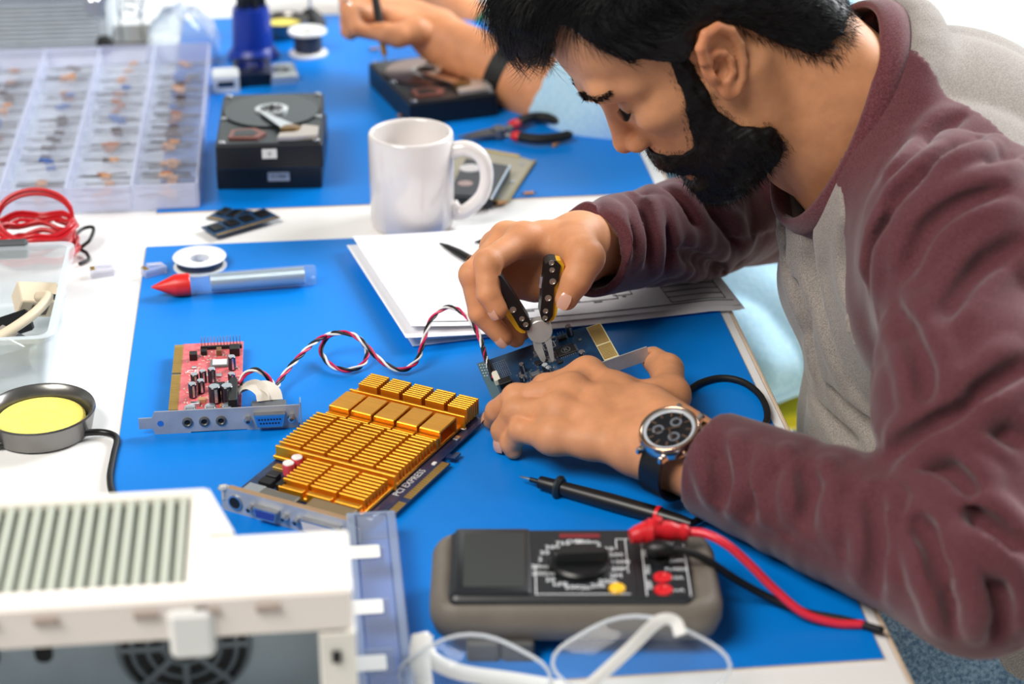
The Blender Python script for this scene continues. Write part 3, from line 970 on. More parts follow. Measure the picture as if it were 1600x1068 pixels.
MB().box(((XL + XS) / 2 - ox, 1.026 - oy, ZT_ - .003), (XS - XL, .008, .010), .002).build('back_strip', M_CASE, pc)
MB().prism([(XS - ox, 1.030 - oy), (XS + .016 - ox, .978 - oy), (XS - ox, .978 - oy)], ZT_ - .02, ZT_ + .001).build('corner_gusset', M_CASE, pc)
MB().box(((XS + XR) / 2 - ox, .950 - oy, ZT_ - .003), (XR - XS, .052, .008), .002).build('top_plate', M_CASE, pc)
MB().box(((XL + XR) / 2 - ox, .912 - oy, ZT_ - .006), (XR - XL, .018, .026), .002).build('front_rail', mat('rail_pale', (246, 236, 228), .45), pc)
for k in range(9):
    MB().box((XR - .045 - k * .032 - ox - (.02 if k > 2 else 0), .9025 - oy, ZT_ - .001), (.013, .003, .004)).build('rail_slot', mat('slot_taupe', (176, 160, 150), .6), pc)
for x_ in (-.074, -.26):
    MB().box((x_ - ox, .9035 - oy, ZT_ - .014), (.024, .010, .030), .003).build('clip', WHITE, pc)
MB().box((XR - .009 - ox, .913 - oy, .055), (.020, .020, .11), .001).build('corner_post', M_CASE, pc)
for k in range(3):
    MB().box((XR - .010 - ox, .9025 - oy, .095 - k * .03), (.005, .002, .007)).build('post_slot', MATTEBLACK, pc)
MB().box((XR - .002 - ox, .948 - oy, .056), (.004, .052, .112), .001).build('side_wall', M_CASE, pc)
MB().box(((XL + XR) / 2 - ox, .98 - oy, .056), (XR - XL - .006, .004, .112)).build('back_wall', M_CASEIN, pc)
MB().box(((XL + XR) / 2 - ox, .942 - oy, .0035), (XR - XL - .006, .075, .003)).build('bottom_plate', M_CASEIN, pc)
MB().box(((XL + .004) - ox, .945 - oy, .056), (.004, .066, .112)).build('side_wall', M_CASE, pc)
fan = MB().at((-.085 - ox, .978 - oy, .058), (math.pi / 2, 0, 0)).cyl((0, 0, 0), .036, .002, 40).build('fan_opening', MATTEBLACK, pc)
for r_ in (.012, .021, .030, .037):
    MB().at((-.085 - ox, .976 - oy, .058), (math.pi / 2, 0, 0)).torus((0, 0, 0), r_, .0017, 40, 6).build('fan_guard_ring', mat('grill_grey', (104, 112, 118), .4, .5), fan)
for k in range(8):
    a_ = k * math.pi / 4
    MB().at((-.085 - ox, .9755 - oy, .058), (math.pi / 2, 0, a_ * 0)).at((-.085 - ox, .9755 - oy, .058), (0, -a_, 0)).box((.024, 0, 0), (.028, .002, .004)).build('fan_guard_spoke', MATS['grill_grey'], fan)
for x_ in (-.165, -.195, -.225, -.255):
    loft(MB().at((x_ - ox, .978 - oy, .062), (math.pi / 2, 0, 0)), [(-.005, .005, -.010, .010, .0045, 0), (-.005, .005, -.010, .010, .0045, .0015)]).build('vent_hole', MATTEBLACK, pc)
for (x_, z_) in ((-.035, .09), (-.135, .088), (-.12, .103), (-.17, .10), (-.21, .10)):
    MB().at((x_ - ox, .978 - oy, z_), (math.pi / 2, 0, 0)).cyl((0, 0, 0), .004, .0015, 16).build('screw_hole', MATTEBLACK, pc)

# ------------------------------------------------------------------ clear compartment box with white labels
CLEAR = clear_mat('clear_plastic', (232, 240, 250), .10, .10)
CLEAR_E = clear_mat('clear_edge', (190, 205, 230), .3, .35, bodycol=(200, 214, 236))
lb = thing('compartment_box', 'flat clear compartment box with white labels beside the computer case', 'box', (-.01, 1.08, MZ))
x0_, x1_, y0_, y1_ = .0245, .056, -.16, .094
MB().box(((x0_ + x1_) / 2, (y0_ + y1_) / 2, .001), (x1_ - x0_, y1_ - y0_, .0016)).build('bottom', CLEAR, lb)
MB().box(((x0_ + x1_) / 2, (y0_ + y1_) / 2, .021), (x1_ - x0_ - .012, y1_ - y0_ - .012, .0012)).build('lid', CLEAR, lb)
for x_ in (x0_, x1_ - .004):
    MB().box((x_ + .002, (y0_ + y1_) / 2, .011), (.006, y1_ - y0_, .021), .001).build('side_wall', CLEAR_E, lb)
for y_ in (y0_, y1_ - .003):
    MB().box(((x0_ + x1_) / 2, y_ + .0015, .011), (x1_ - x0_, .003, .021), .001).build('end_wall', CLEAR_E, lb)
for y_ in (.062, .0, -.055, -.11):
    MB().box(((x0_ + x1_) / 2 - .003, y_ - .013, .011), (x1_ - x0_ - .012, .0015, .019)).build('divider', CLEAR_E, lb)
for (px, py) in ((570, 862), (574, 948), (578, 1036)):
    w_ = T(px, py, .024)
    loft(MB(), [(w_[0] + .01 - .011, w_[0] + .01 + .010, w_[1] - 1.08 - .008, w_[1] - 1.08 + .008, .002, .0218), (w_[0] + .01 - .011, w_[0] + .01 + .010, w_[1] - 1.08 - .008, w_[1] - 1.08 + .008, .002, .0222)]).build('label_sticker', WHITE, lb)

# ------------------------------------------------------------------ safety glasses
GL = clear_mat('lens_plastic', (238, 244, 248), .14, .07)
GLE = clear_mat('lens_edge', (220, 228, 236), .25, .55, bodycol=(236, 240, 244))
gp = T(930, 1075)
gg = thing('safety_glasses', 'clear safety glasses with white temples, blurred at the front edge', 'glasses', (gp[0], gp[1], 0))
gb = Vector(gg.location)


def gpt(x, y, z):
    return tuple(Vector(T(x, y, z)) - gb)


def lens(cx_, cy_, cz, rx, rz_, bulge):
    c0 = Vector(gpt(cx_, cy_, cz))
    X, Zd = Vector((1, -.12, 0)), Vector((-.05, .45, .9)).normalized()
    N = X.cross(Zd).normalized()
    rim = []
    vs = []

    def fn(u, v):
        a_ = u * 2 * math.pi
        r_ = v
        sq = 1 + .12 * math.cos(2 * a_) ** 2
        q = c0 + X * rx * r_ * math.cos(a_) * sq + Zd * rz_ * r_ * math.sin(a_) * sq + N * bulge * (1 - r_ * r_)
        return tuple(q)
    MB().sheet(fn, 36, 8).build('lens', GL, gg, 180)
    MB().tube([fn(k / 36, 1) for k in range(36)], .0012, 6, closed=True).build('lens_rim', GLE, gg, 180)


lens(1002, 1038, .026, .047, .026, .010)
lens(742, 1055, .020, .040, .022, .010)
M_TEMP = mat('temple_white', (236, 234, 230), .3, coat=.3)
tmp = spl([gpt(890, 1095, .006), gpt(935, 1058, .022), gpt(985, 1012, .042), gpt(1022, 975, .054), gpt(1040, 966, .058), gpt(1056, 972, .056), gpt(1063, 992, .050)], 6)
MB().tube(tmp, .0058, 8, flat=.35, upv=(.6, -.8, .2)).build('temple', M_TEMP, gg, 60)
tmp = spl([gpt(658, 990, .034), gpt(664, 1008, .030), gpt(676, 1030, .024), gpt(720, 1050, .018), gpt(800, 1062, .014), gpt(880, 1075, .012)], 6)
MB().tube(tmp, .0052, 8, flat=.45).build('temple', M_TEMP, gg, 60)
tmp = spl([gpt(660, 992, .034), gpt(656, 1030, .026), gpt(660, 1075, .016)], 6)
MB().tube(tmp, .0065, 8, flat=.4).build('hinge_arm', M_TEMP, gg, 60)


# ------------------------------------------------------------------ things on the far mat and along the left of the table
def quad(nl, nr, fl, z):
    """base corner, turn, width and depth of a flat thing from three photo corners at height z"""
    a_, b_, c_ = np.array(T(*nl, z)), np.array(T(*nr, z)), np.array(T(*fl, z))
    return a_, ang(a_, b_), float(np.linalg.norm(b_ - a_)), float(np.linalg.norm(c_ - a_))


M_PLAT = mat('platter', (150, 146, 146), .10, 1.0)
M_HDDTOP = mat('drive_frame', (58, 64, 68), .3, .6, var=.1, vscale=60)
M_HDDB = mat('drive_black', (12, 13, 15), .4)


def hdd(name, label, loc, rz, w=.1016, d=.147, h=.026, group=None, sticker=None, opened=True, platM=M_PLAT, par_rot=None):
    t = thing(name, label, 'hard drive', loc, rz, group)
    MB().box((w / 2, d / 2, h / 2 - .0006), (w, d, h - .0012), .0012).build('casting', M_HDDB, t)
    if not opened:
        MB().box((w / 2, d / 2, h + .0003), (w - .004, d - .004, .0018), .0008).build('cover', M_HDDTOP, t)
    else:
        out = rrect(.002, w - .002, .002, d - .002, .006, 4)
        MB().prism(out, h - .0012, h).build('top_frame', M_HDDTOP, t)
        cx_, cy_ = w / 2, d * .62
        R_ = w * .46
        well = MB().cyl((cx_, cy_, h - .0002), R_ + .0015, .0006, 56).build('platter_well', MATTEBLACK, t)
        MB().ring((cx_, cy_, h + .0004), .0135, R_, .0014, 56).build('platter', platM, t)
        MB().lathe([(0, .0004), (.0165, .0004), (.0165, .0034), (.0145, .0042), (.0115, .0042), (.0110, .003), (0, .003)], 40, (cx_, cy_, h)).build('spindle_clamp', mat('clamp_white', (226, 230, 232), .2, .7), t)
        hub = MB().cyl((cx_, cy_, h + .003), .0105, .0008, 32).build('spindle_hub', MATTEBLACK, t)
        for k in range(6):
            MB().cyl((cx_ + .0075 * math.cos(k * 1.047), cy_ + .0075 * math.sin(k * 1.047), h + .0036), .0016, .0006, 10).build('hub_screw', CHROME, hub)
        px_, py_ = w * .70, d * .20
        arm = MB().at((px_, py_, h)).lathe([(0, 0), (.010, 0), (.010, .005), (.008, .006), (0, .006)], 24).build('actuator_pivot', mat('pivot_gold', (150, 116, 70), .3, .8), t)
        aa_ = math.atan2(cy_ - py_ - .01, cx_ - px_ - .012)
        MB().at((px_, py_, h + .0035), (0, 0, aa_)).prism([(0, .008), (.052, .0022), (.060, .0), (.052, -.0022), (0, -.008)], 0, .002).build('actuator_arm', CHROME, t)
        MB().at((px_, py_, h), (0, 0, 0)).prism([(.004, -.024), (.026, -.020), (.027, .004), (.012, .010), (.006, -.008), (-.01, -.012), (-.012, -.024)], .0006, .0046).build('magnet_plate', mat('magnet_pale', (206, 196, 188), .35, .5), t)
        MB().prism([(.012, .014), (.040, .012), (.048, .026), (.036, .040), (.014, .036)], h, h + .0022).build('ribbon_plate', mat('ribbon_copper', (150, 96, 88), .35, .5), t)
        MB().prism([(.016, .018), (.036, .017), (.040, .027), (.033, .035), (.018, .032)], h + .002, h + .0026).build('ribbon_window', M_HDDTOP, t)
    for (x_, y_) in ((.006, .006), (w - .006, .006), (.006, d - .006), (w - .006, d - .006), (.005, d * .5), (w - .005, d * .5)):
        MB().cyl((x_, y_, h - .0003), .0034, .0016, 12, .0004).build('corner_screw', STEEL, t)
    if sticker:
        sx_, sz_, sw_, sh_, tx_ = sticker
        st = MB().box((sx_, -.0002, sz_), (sw_, .0006, sh_)).build('sticker', mat('sticker_white', (222, 222, 220), .5), t)
        text(tx_, sh_ * .55, mat('sticker_ink', (30, 30, 34), .6), st, (sx_, -.0007, sz_), (math.pi / 2, 0, 0))
    return t


p = T(340, 300)
hdd('hard_drive', 'closed black hard drive at the bottom of the two-drive stack', (p[0], p[1], MZ), math.radians(-3.5), sticker=(.060, .013, .021, .009, '0 | 008'), opened=False, group='hard drives in the stack')
p = T(337, 268, .030)
hdd('hard_drive', 'open hard drive with its bright platter exposed on top of the stack', (p[0] + .001, p[1] + .001, MZ + .0282), math.radians(-1.8), sticker=(.051, .016, .014, .0095, 'G'), group='hard drives in the stack', platM=mat('platter_dark', (76, 82, 86), .14, .9))
a_, rz, w_, d_ = quad((640, 165), (778, 148), (598, 98), .026)
hdd('hard_drive', 'open hard drive being worked on by the far person with a screwdriver', (a_[0], a_[1], MZ), rz, w_, d_, .026, platM=mat('platter_rose', (150, 120, 112), .12, .95))

# small drive on a metal caddy behind the mug
M_CADDY = mat('caddy_metal', (196, 190, 170), .4, .5)
cd_ = thing('drive_caddy', 'thin pale metal drive caddy lying behind the mug handle', 'caddy', tuple(T(760, 285)[:2]) + (MZ,))
cb = Vector(cd_.location)
poly = [tuple((Vector(T(*q)) - cb).xy) for q in ((690, 312), (792, 322), (836, 257), (812, 250), (742, 238), (690, 262))]
MB().prism(poly, 0, .0015).build('plate', M_CADDY, cd_)
for i in (1, 2, 4):
    q0, q1 = poly[i - 1], poly[i]
    MB().tube([(q0[0], q0[1], .002), (q1[0], q1[1], .002)], .0016, 6).build('folded_edge', mat('caddy_edge', (176, 160, 110), .45, .4), cd_)
for q in ((815, 262), (800, 290), (778, 312)):
    v = Vector(T(*q)) - cb
    MB().cyl((v.x, v.y, .0012), .003, .0012, 14).build('caddy_screw', STEEL, cd_)
sd_ = thing('notebook_drive', 'small black notebook hard drive resting on the metal caddy', 'hard drive', tuple(T(745, 285)[:2]) + (MZ + .0016,))
cb = Vector(sd_.location)
poly = [tuple((Vector(T(*q, .01)) - cb).xy) for q in ((698, 312), (768, 316), (797, 264), (728, 252))]
MB().prism(poly, 0, .0095).build('casting', mat('drive_navy', (20, 28, 40), .3, .3), sd_)
MB().prism([tuple(Vector(v) * .94) for v in poly], .0095, .0102).build('cover', mat('drive_cover', (26, 30, 44), .25, .5), sd_)
for (q, r_, c_) in (((735, 267), .0105, (232, 228, 228)), ((727, 291), .0072, (222, 190, 184))):
    v = Vector(T(*q, .011)) - cb
    MB().cyl((v.x, v.y, .0101), r_, .0004, 28).build('label_spot', mat('spot%d' % c_[1], c_, .5), sd_)
q0, q1 = poly[1], poly[2]
MB().tube([(q0[0], q0[1], .0098), (q1[0], q1[1], .0098)], .0012, 6).build('bright_edge', CHROME, sd_)

# needle-nose pliers
np_ = thing('needle_nose_pliers', 'needle nose pliers with black handles and red collars on the far mat', 'pliers', tuple(T(775, 208)[:2]) + (MZ,))
cb = Vector(np_.location)


def lp_(x, y, z):
    v = Vector(T(x, y, z)) - cb
    return (v.x, v.y, z - cb.z)


for nm, pts, rr in (('jaw', [(778, 208, .009), (755, 211, .009), (722, 218, .008)], [.0055, .004, .0012]), ('jaw', [(775, 204, .009), (752, 207, .009), (716, 214, .008)], [.0055, .004, .0012])):
    MB().tube([lp_(*q) for q in pts], rr, 8, flat=.7).build(nm, mat('plier_steel', (120, 120, 124), .4, .7), np_)
v = lp_(780, 207, .009)
MB().at((v[0], v[1], .002)).cyl((0, 0, 0), .0078, .011, 24, .001).build('pivot', MATS['plier_steel'], np_)
for pts in ([(790, 204, .010), (806, 193, .011), (828, 184, .011), (850, 183, .011), (880, 190, .011)], [(792, 210, .010), (810, 213, .010), (840, 217, .010), (875, 214, .010), (893, 209, .010)]):
    q = spl([lp_(*v) for v in pts], 6)
    MB().tube(q[6:], [.0062] * (len(q) - 8) + [.005, .003], 10, flat=.8).build('handle', MATTEBLACK, np_, 180)
    MB().tube(q[3:8], [.0045, .006, .0064, .0064, .0060], 10, flat=.8).build('collar', M_REDP, np_, 60)
    MB().tube(q[:5], .0042, 8, flat=.8).build('shank', MATS['plier_steel'], np_)

# memory modules
M_RAM = mat('ram_pcb', (28, 62, 96), .4, var=.2, vscale=200)


def ram(label, nl, nr, fl, z0, nchip=4):
    a_, rz, w_, d_ = quad(nl, nr, fl, .003)
    t = thing('memory_module', label, 'memory module', (a_[0], a_[1], z0), rz, 'laptop memory modules')
    MB().box((w_ / 2, d_ / 2, .0006), (w_, d_, .0011), .0002).build('board', M_RAM, t)
    MB().box((w_ / 2, .0016, .0013), (w_ * .96, .0026, .0003)).build('contacts', GOLDC, t)
    for k in range(nchip):
        MB().box((w_ * (.14 + .72 * k / (nchip - 1)), d_ * .58, .0019), (w_ * .16, d_ * .48, .0016), .0002).build('chip', BLACK, t)
    return t


ram('green memory module lying underneath, crossing behind the front one', (322, 338), (392, 352), (345, 318), .0008, 4)
ram('memory module in front with a gold contact edge facing the mat', (338, 373), (438, 345), (320, 357), .0045, 4).rotation_euler.y = -.02

# solder tube with red nozzle
A, B = Vector(T(237, 451, .0105)), Vector(T(494, 431, .0105))
dr = B - A
L = dr.length
st = thing('solder_tube', 'clear tube of coiled solder wire with a red pointed cap', 'solder', (A.x, A.y, MZ + .0098), math.atan2(dr.y, dr.x))
M_REDC = mat('red_cap', (226, 38, 34), .35)
ax_ = lambda: MB().at((0, 0, 0), (0, math.pi / 2, 0))
ax_().lathe([(0, 0), (.0008, 0), (.0095, .020), (.0098, .0215), (0, .0215)], 28).build('nozzle', M_REDC, st)
ax_().lathe([(0, .021), (.0094, .021), (.0098, .0225), (.0098, .032), (.0090, .033), (0, .033)], 28).build('cap_collar', M_REDC, st)
ax_().lathe([(.0088, .031), (.0092, .031), (.0092, L - .004), (.0080, L), (0, L), (0, L - .0008), (.0078, L - .0012), (.0088, L - .005), (.0088, .031)], 32).build('tube', clear_mat('tube_clear', (238, 246, 250), .12, .06), st)
hel = [(x_, .0072 * math.cos(a_), .0072 * math.sin(a_)) for x_, a_ in ((.050 + (L - .060) * k / 700, k * 2 * math.pi / 14) for k in range(701))]
MB().tube(hel, .00078, 5).build('solder_wire', mat('solder_silver', (214, 222, 226), .3, .7), st, 180)

# white spools
p = T(313, 420)
sp_ = thing('wire_spool', 'white plastic spool lying flat behind the solder tube', 'spool', (p[0], p[1], MZ))
MB().lathe([(.0085, .002), (.0232, .0), (.0236, .0008), (.0232, .0016), (.010, .002), (.010, .0085), (.0232, .0090), (.0238, .0098), (.0232, .0106), (.0175, .0100), (.0085, .0085), (.0085, .002)], 48).build('flanges', WHITE, sp_, 40)
MB().ring((0, 0, .0022), .0095, .0205, .0062, 40).build('wire_winding', mat('winding', (80, 76, 78), .4, .6), sp_)
p = T(482, 88)
sp_ = thing('wire_spool', 'small white spool of dark solder standing by the blue bit holder', 'spool', (p[0], p[1], MZ))
MB().lathe([(.004, 0), (.0215, 0), (.0222, .001), (.0222, .003), (.012, .005), (.012, .025), (.0222, .027), (.0222, .029), (.0215, .030), (.009, .0285), (.009, .006), (.004, .005)], 40).build('flanges', WHITE, sp_, 40)
MB().ring((0, 0, .006), .0115, .0165, .018, 36).build('wire_winding', mat('winding', (80, 76, 78), .4, .6), sp_)

# modular plugs
M_PLUGC = clear_mat('plug_clear', (226, 228, 240), .2, .35, bodycol=(226, 226, 240))
for (x_, y_, rz, lb) in ((241, 432, .5, 'clear modular plug on the corner of the mat beside the red cap'), (160, 430, .2, 'clear modular plug on the white table near the bin')):
    p = T(x_, y_)
    t = thing('modular_plug', lb, 'connector', (p[0], p[1], MZ if x_ > 200 else 0), rz, 'clear modular plugs')
    MB().box((0, 0, .004), (.021, .0115, .008), .0008).build('housing', M_PLUGC, t)
    MB().at((.001, 0, .0096), (0, .18, 0)).box((0, 0, 0), (.014, .006, .0012), .0003).build('latch', M_PLUGC, t)
    for k in range(8):
        MB().box((-.008, -.0036 + k * .00102, .0079), (.004, .0005, .0008)).build('contact', GOLDC, t)

# ------------------------------------------------------------------ clear bin of connectors
FROST = clear_mat('frosted_plastic', (236, 242, 246), .12, .42, rough=.25, bodycol=(232, 240, 244))
bn = thing('storage_bin', 'frosted clear plastic bin of loose plugs and cables at the left edge', 'bin', (-.215, 1.43, 0))
x0_, x1_, y0_, y1_, hb = -.14, .010, -.018, .165, .052
wl = [(x0_, x1_, y0_, y1_, .008)]
lay = [(x0_ + .008, x1_ - .008, y0_ + .008, y1_ - .008, .008, .0012), (x0_, x1_, y0_, y1_, .010, hb)]
lay_in = [(x0_ + .0022, x1_ - .0022, y0_ + .0022, y1_ - .0022, .008, hb), (x0_ + .010, x1_ - .010, y0_ + .010, y1_ - .010, .007, .0035)]
loft(MB(), lay + lay_in, 5).build('tub', FROST, bn)
loft(MB(), [(x0_ - .004, x1_ + .004, y0_ - .004, y1_ + .004, .012, hb - .003), (x0_ - .004, x1_ + .004, y0_ - .004, y1_ + .004, .012, hb + .001), (x0_ + .0022, x1_ - .0022, y0_ + .0022, y1_ - .0022, .009, hb + .001), (x0_ + .0022, x1_ - .0022, y0_ + .0022, y1_ - .0022, .009, hb - .003)], 5, False, False).build('rim', FROST, bn)
MB().box((-.040, y1_ + .003, hb - .004), (.028, .010, .016), .002).build('clip', mat('clip_grey', (60, 64, 68), .5), bn)
M_BEIGE = mat('beige_plastic', (222, 204, 176), .45)
B0 = Vector((-.215, 1.43, 0))


def inbin(dx, dy, z):
    return (B0.x + dx, B0.y + dy, z)


t = thing('network_socket', 'beige network wall socket in the clear bin', 'connector', inbin(-.018, .105, .022), .5, rot=(.5, .25, .4))
MB().box((0, 0, .010), (.034, .022, .020), .001).build('housing', M_BEIGE, t)
MB().box((0, -.0112, .010), (.014, .001, .012)).build('socket_opening', mat('socket_brown', (92, 74, 60), .5), t)
MB().box((.012, -.006, .0202), (.004, .006, .001)).build('socket_slot', BLACK, t)
q = spl([inbin(-.010, .085, .040), inbin(.000, .070, .046), inbin(-.012, .040, .043), inbin(-.045, .010, .035), inbin(-.085, -.005, .030)], 8)
t = thing('network_cable', 'cream network cable curving across the top of the bin', 'cable', q[10])
MB().tube([tuple(Vector(v) - Vector(q[10])) for v in q], .0042, 10).build('sheath', M_BEIGE, t, 180)
for k, (dx, dy, z, rz, lb) in enumerate(((-.030, .068, .024, .35, 'black plug with two long metal pins in the bin, below the beige socket'), (-.060, .045, .016, .5, 'black plug lying at the middle of the bin under the cream cable'), (-.028, .020, .012, .2, 'black plug near the front corner of the bin'), (-.085, .090, .018, -.3, 'black plug at the left of the bin'))):
    t = thing('audio_plug', lb, 'plug', inbin(dx, dy, z), rz, 'loose plugs in the bin', rot=(.2, -.15, rz))
    MB().box((0, 0, 0), (.030, .017, .013), .002).build('housing', BLACK, t)
    for s_ in (-1, 1):
        MB().at((-.014, s_ * .004, 0), (0, -math.pi / 2, 0)).lathe([(0, 0), (.0022, 0), (.0022, .014), (.0012, .016), (.0016, .019), (0, .021)], 10).build('pin', CHROME, t)
for k, (dx, dy, z, rz, lb) in enumerate(((-.060, .085, .026, .9, 'silver metal plug beside the beige socket in the bin'), (-.020, .045, .018, -.5, 'silver metal plug at the right wall of the bin'), (-.042, .028, .022, 1.6, 'silver metal plug near the front of the bin'))):
    t = thing('metal_plug', lb, 'plug', inbin(dx, dy, z), rz, 'loose plugs in the bin', rot=(.1, .3, rz))
    MB().box((0, 0, 0), (.020, .012, .006), .0006).build('shell', CHROME, t)
    MB().box((-.016, 0, 0), (.016, .010, .008), .001).build('grip', mat('grip_grey', (150, 140, 132), .5), t)

# red cable coil behind the bin
pts = []
cc = Vector(T(52, 372, .02))
R4 = random.Random(9)
for k in range(220):
    a_ = k * 2 * math.pi / 22
    r_ = .034 + .004 * math.sin(k * .13)
    pts.append((cc.x + r_ * 1.05 * math.cos(a_), cc.y + r_ * .8 * math.sin(a_), .005 + .011 * (1 + math.sin(k * .071)) + .0003 * k * .1 + .002 * math.sin(a_ * 2 + k)))
for k in range(44):
    a_ = k * 2 * math.pi / 22
    pts.append((cc.x + .002 + .033 * math.cos(a_), cc.y + .012 * math.sin(a_) + .01, .034 + .020 * math.sin(a_) + (.004 if k > 22 else 0)))
pts += [tuple(T(88, 345, .028)), tuple(T(108, 352, .022)), tuple(T(122, 372, .012)), tuple(T(112, 392, .008))]
ctr = (cc.x, cc.y, 0)
t = thing('cable_coil', 'coil of thin red cable heaped behind the clear bin', 'cable', ctr)
MB().tube([tuple(Vector(v) - Vector(ctr)) for v in spl(pts, 2)], .0019, 7).build('red_wire', mat('red_wire_coil', (196, 18, 30), .3, coat=.3), t, 180)
cable_thing('black_cable', 'thin black cable looping beside the red coil', [T(85, 378, .01), T(110, 372, .014), T(130, 357, .016), T(146, 356, .016), T(140, 375, .012), T(126, 388, .006), T(135, 395, .004), T(138, 405, .003), T(124, 412, .003)], .0017, BLACK)

# ------------------------------------------------------------------ sponge tins
M_TIN = mat('tin_dark', (128, 126, 124), .28, .85)
M_SPONGE = mat('yellow_sponge', (246, 228, 110), .9, var=.08, vscale=90, bump=.6, bscale=260)


def tin(label, c, r, z0, tilt=(0, 0, 0)):
    t = thing('sponge_tin', label, 'tin', (c[0], c[1], z0), rot=tilt)
    MB().lathe([(0, 0), (r * .82, 0), (r * .9, .002), (r * .98, .016), (r, .0185), (r * .985, .020), (r * .93, .0188), (r * .86, .012), (r * .84, .004), (0, .003)], 48).build('dish', M_TIN, t, 40)
    MB().lathe([(0, .003), (r * .80, .003), (r * .80, .011), (r * .76, .0125), (0, .0128)], 40).build('sponge', M_SPONGE, t)
    return t


tin('round dark tin with a yellow soldering sponge at the left edge', T(64, 655, .01), .0415, 0)
tin('dark tin with a yellow sponge behind the blue bit holder', T(443, 50, .005), .030, MZ)
cable_thing('black_cable', 'black soldering iron cable by the near sponge tin', [T(-30, 700, .003), T(20, 690, .006), T(70, 682, .008), T(120, 677, .006), T(160, 675, .004), T(182, 684, .004), T(178, 710, .004), T(172, 745, .004), T(178, 775, .004), T(200, 800, .004)], .0026, BLACK)
# iron stand far behind
p = T(486, 42)
t = thing('tool_stand', 'small black weighted base with a thin upright rod on the far mat', 'stand', (p[0], p[1], MZ))
MB().lathe([(0, 0), (.018, 0), (.019, .003), (.014, .012), (.006, .020), (0, .021)], 28).build('base', MATTEBLACK, t)
MB().cyl((0, 0, .02), .0018, .10, 10).build('rod', STEEL, t)

# ------------------------------------------------------------------ blue bit holder
p = T(396, 92)
t = thing('bit_holder', 'round blue holder filled with upright screwdriver bits', 'holder', (p[0], p[1], MZ))
M_BLUEP = mat('blue_plastic', (8, 48, 150), .35)
MB().lathe([(0, 0), (.029, 0), (.030, .004), (.027, .010), (.0235, .014), (.0215, .055), (.0205, .060), (0, .060)], 36).build('body', M_BLUEP, t)
for k in range(15):
    a_ = k * 2.4
    r_ = .0172 * math.sqrt((k + .5) / 15)
    MB().at((r_ * math.cos(a_), r_ * math.sin(a_), .058)).lathe([(0, 0), (.0020, 0), (.0020, .020), (.0012, .022), (.0010, .030), (0, .031)], 6).build('bit', DARKSTEEL, t)

# ------------------------------------------------------------------ clear parts organiser with components
ORGC = clear_mat('organiser_clear', (238, 242, 248), .10, .16, bodycol=(236, 240, 248))
ORGE = clear_mat('organiser_edge', (214, 220, 240), .25, .40, bodycol=(222, 226, 246))
ox0, ox1, oy0, oy1, oh = -.414, -.107, 1.787, 2.225, .024
og = thing('parts_organiser', 'wide clear plastic organiser with long rows of small compartments', 'organiser', ((ox0 + ox1) / 2, oy0, MZ))
C0 = Vector(og.location)
MB().box((0, (oy1 - oy0) / 2, .0012), (ox1 - ox0, oy1 - oy0, .0016)).build('base', ORGC, og)
for k in range(6):
    x_ = ox1 - .0614 * k - C0.x
    MB().box((x_, (oy1 - oy0) / 2, oh / 2 + .002), (.0028, oy1 - oy0, oh), .0005).build('long_wall', ORGE, og)
ny = 10
for j in range(ny + 1):
    y_ = j * (oy1 - oy0) / ny
    for k in range(5):
        if j in (0, ny) or True:
            MB().box((ox1 - .0614 * (k + .5) - C0.x, y_, (oh if j in (0, ny) else oh * .7) / 2 + .002), (.0586, .0016, oh if j in (0, ny) else oh * .7)).build('divider', ORGE if j in (0, ny) else ORGC, og)
# components
R5 = random.Random(21)
LEAD = mat('lead_wire', (104, 98, 92), .45, .5)
KINDS = [('resistor', 'tan axial resistor lying in a clear organiser compartment', (196, 142, 96)), ('resistor', 'blue axial resistor lying in a clear organiser compartment', (52, 92, 160)), ('diode', 'dark axial diode lying in a clear organiser compartment', (70, 52, 50)), ('resistor', 'brown axial resistor lying in a clear organiser compartment', (158, 100, 66))]
protos = {}
for ki, (nm, lbl, cl) in enumerate(KINDS):
    bm1 = MB().at((0, 0, 0), (0, math.pi / 2, 0)).lathe([(0, -.0045), (.0017, -.0045), (.0021, -.0035), (.0016, -.0022), (.0016, .0022), (.0021, .0035), (.0017, .0045), (0, .0045)], 10)
    protos[ki] = (bm1.mesh('component_body', 40), MB().tube([(-.024, 0, 0), (.024, 0, 0)], .00045, 5).mesh('lead', 180))
    protos[ki][0].materials.append(mat('comp%d' % ki, cl, .4))
    protos[ki][1].materials.append(LEAD)
for k in range(5):
    for j in range(ny):
        n_ = (7 if k == 0 else R5.choice([2, 3, 4, 5])) if j < 9 else 2
        kind0 = R5.choice([0, 0, 1, 2, 3])
        for q in range(n_):
            ki = kind0 if R5.random() < .8 else R5.randrange(4)
            x_ = ox1 - .0614 * (k + .5) + R5.uniform(-.006, .006)
            y_ = oy0 + (j + .5) * (oy1 - oy0) / ny + R5.uniform(-.013, .013)
            lbl = KINDS[ki][1].split(' lying')[0] + ', ' + ['rightmost', 'second from right', 'third from right', 'fourth from right', 'leftmost'][k] + ' column, ' + ['front', 'second', 'third', 'fourth', 'fifth', 'sixth', 'seventh', 'eighth', 'ninth', 'rear'][j] + ' compartment'
            t = thing(KINDS[ki][0], lbl, 'component', (x_, y_, MZ + .0045 + R5.uniform(0, .006)), R5.uniform(-.25, .25), 'components in the clear organiser')
            link('component_body', protos[ki][0], t)
            link('lead', protos[ki][1], t)
            t.scale = (1.0, 1.5, 1.5)

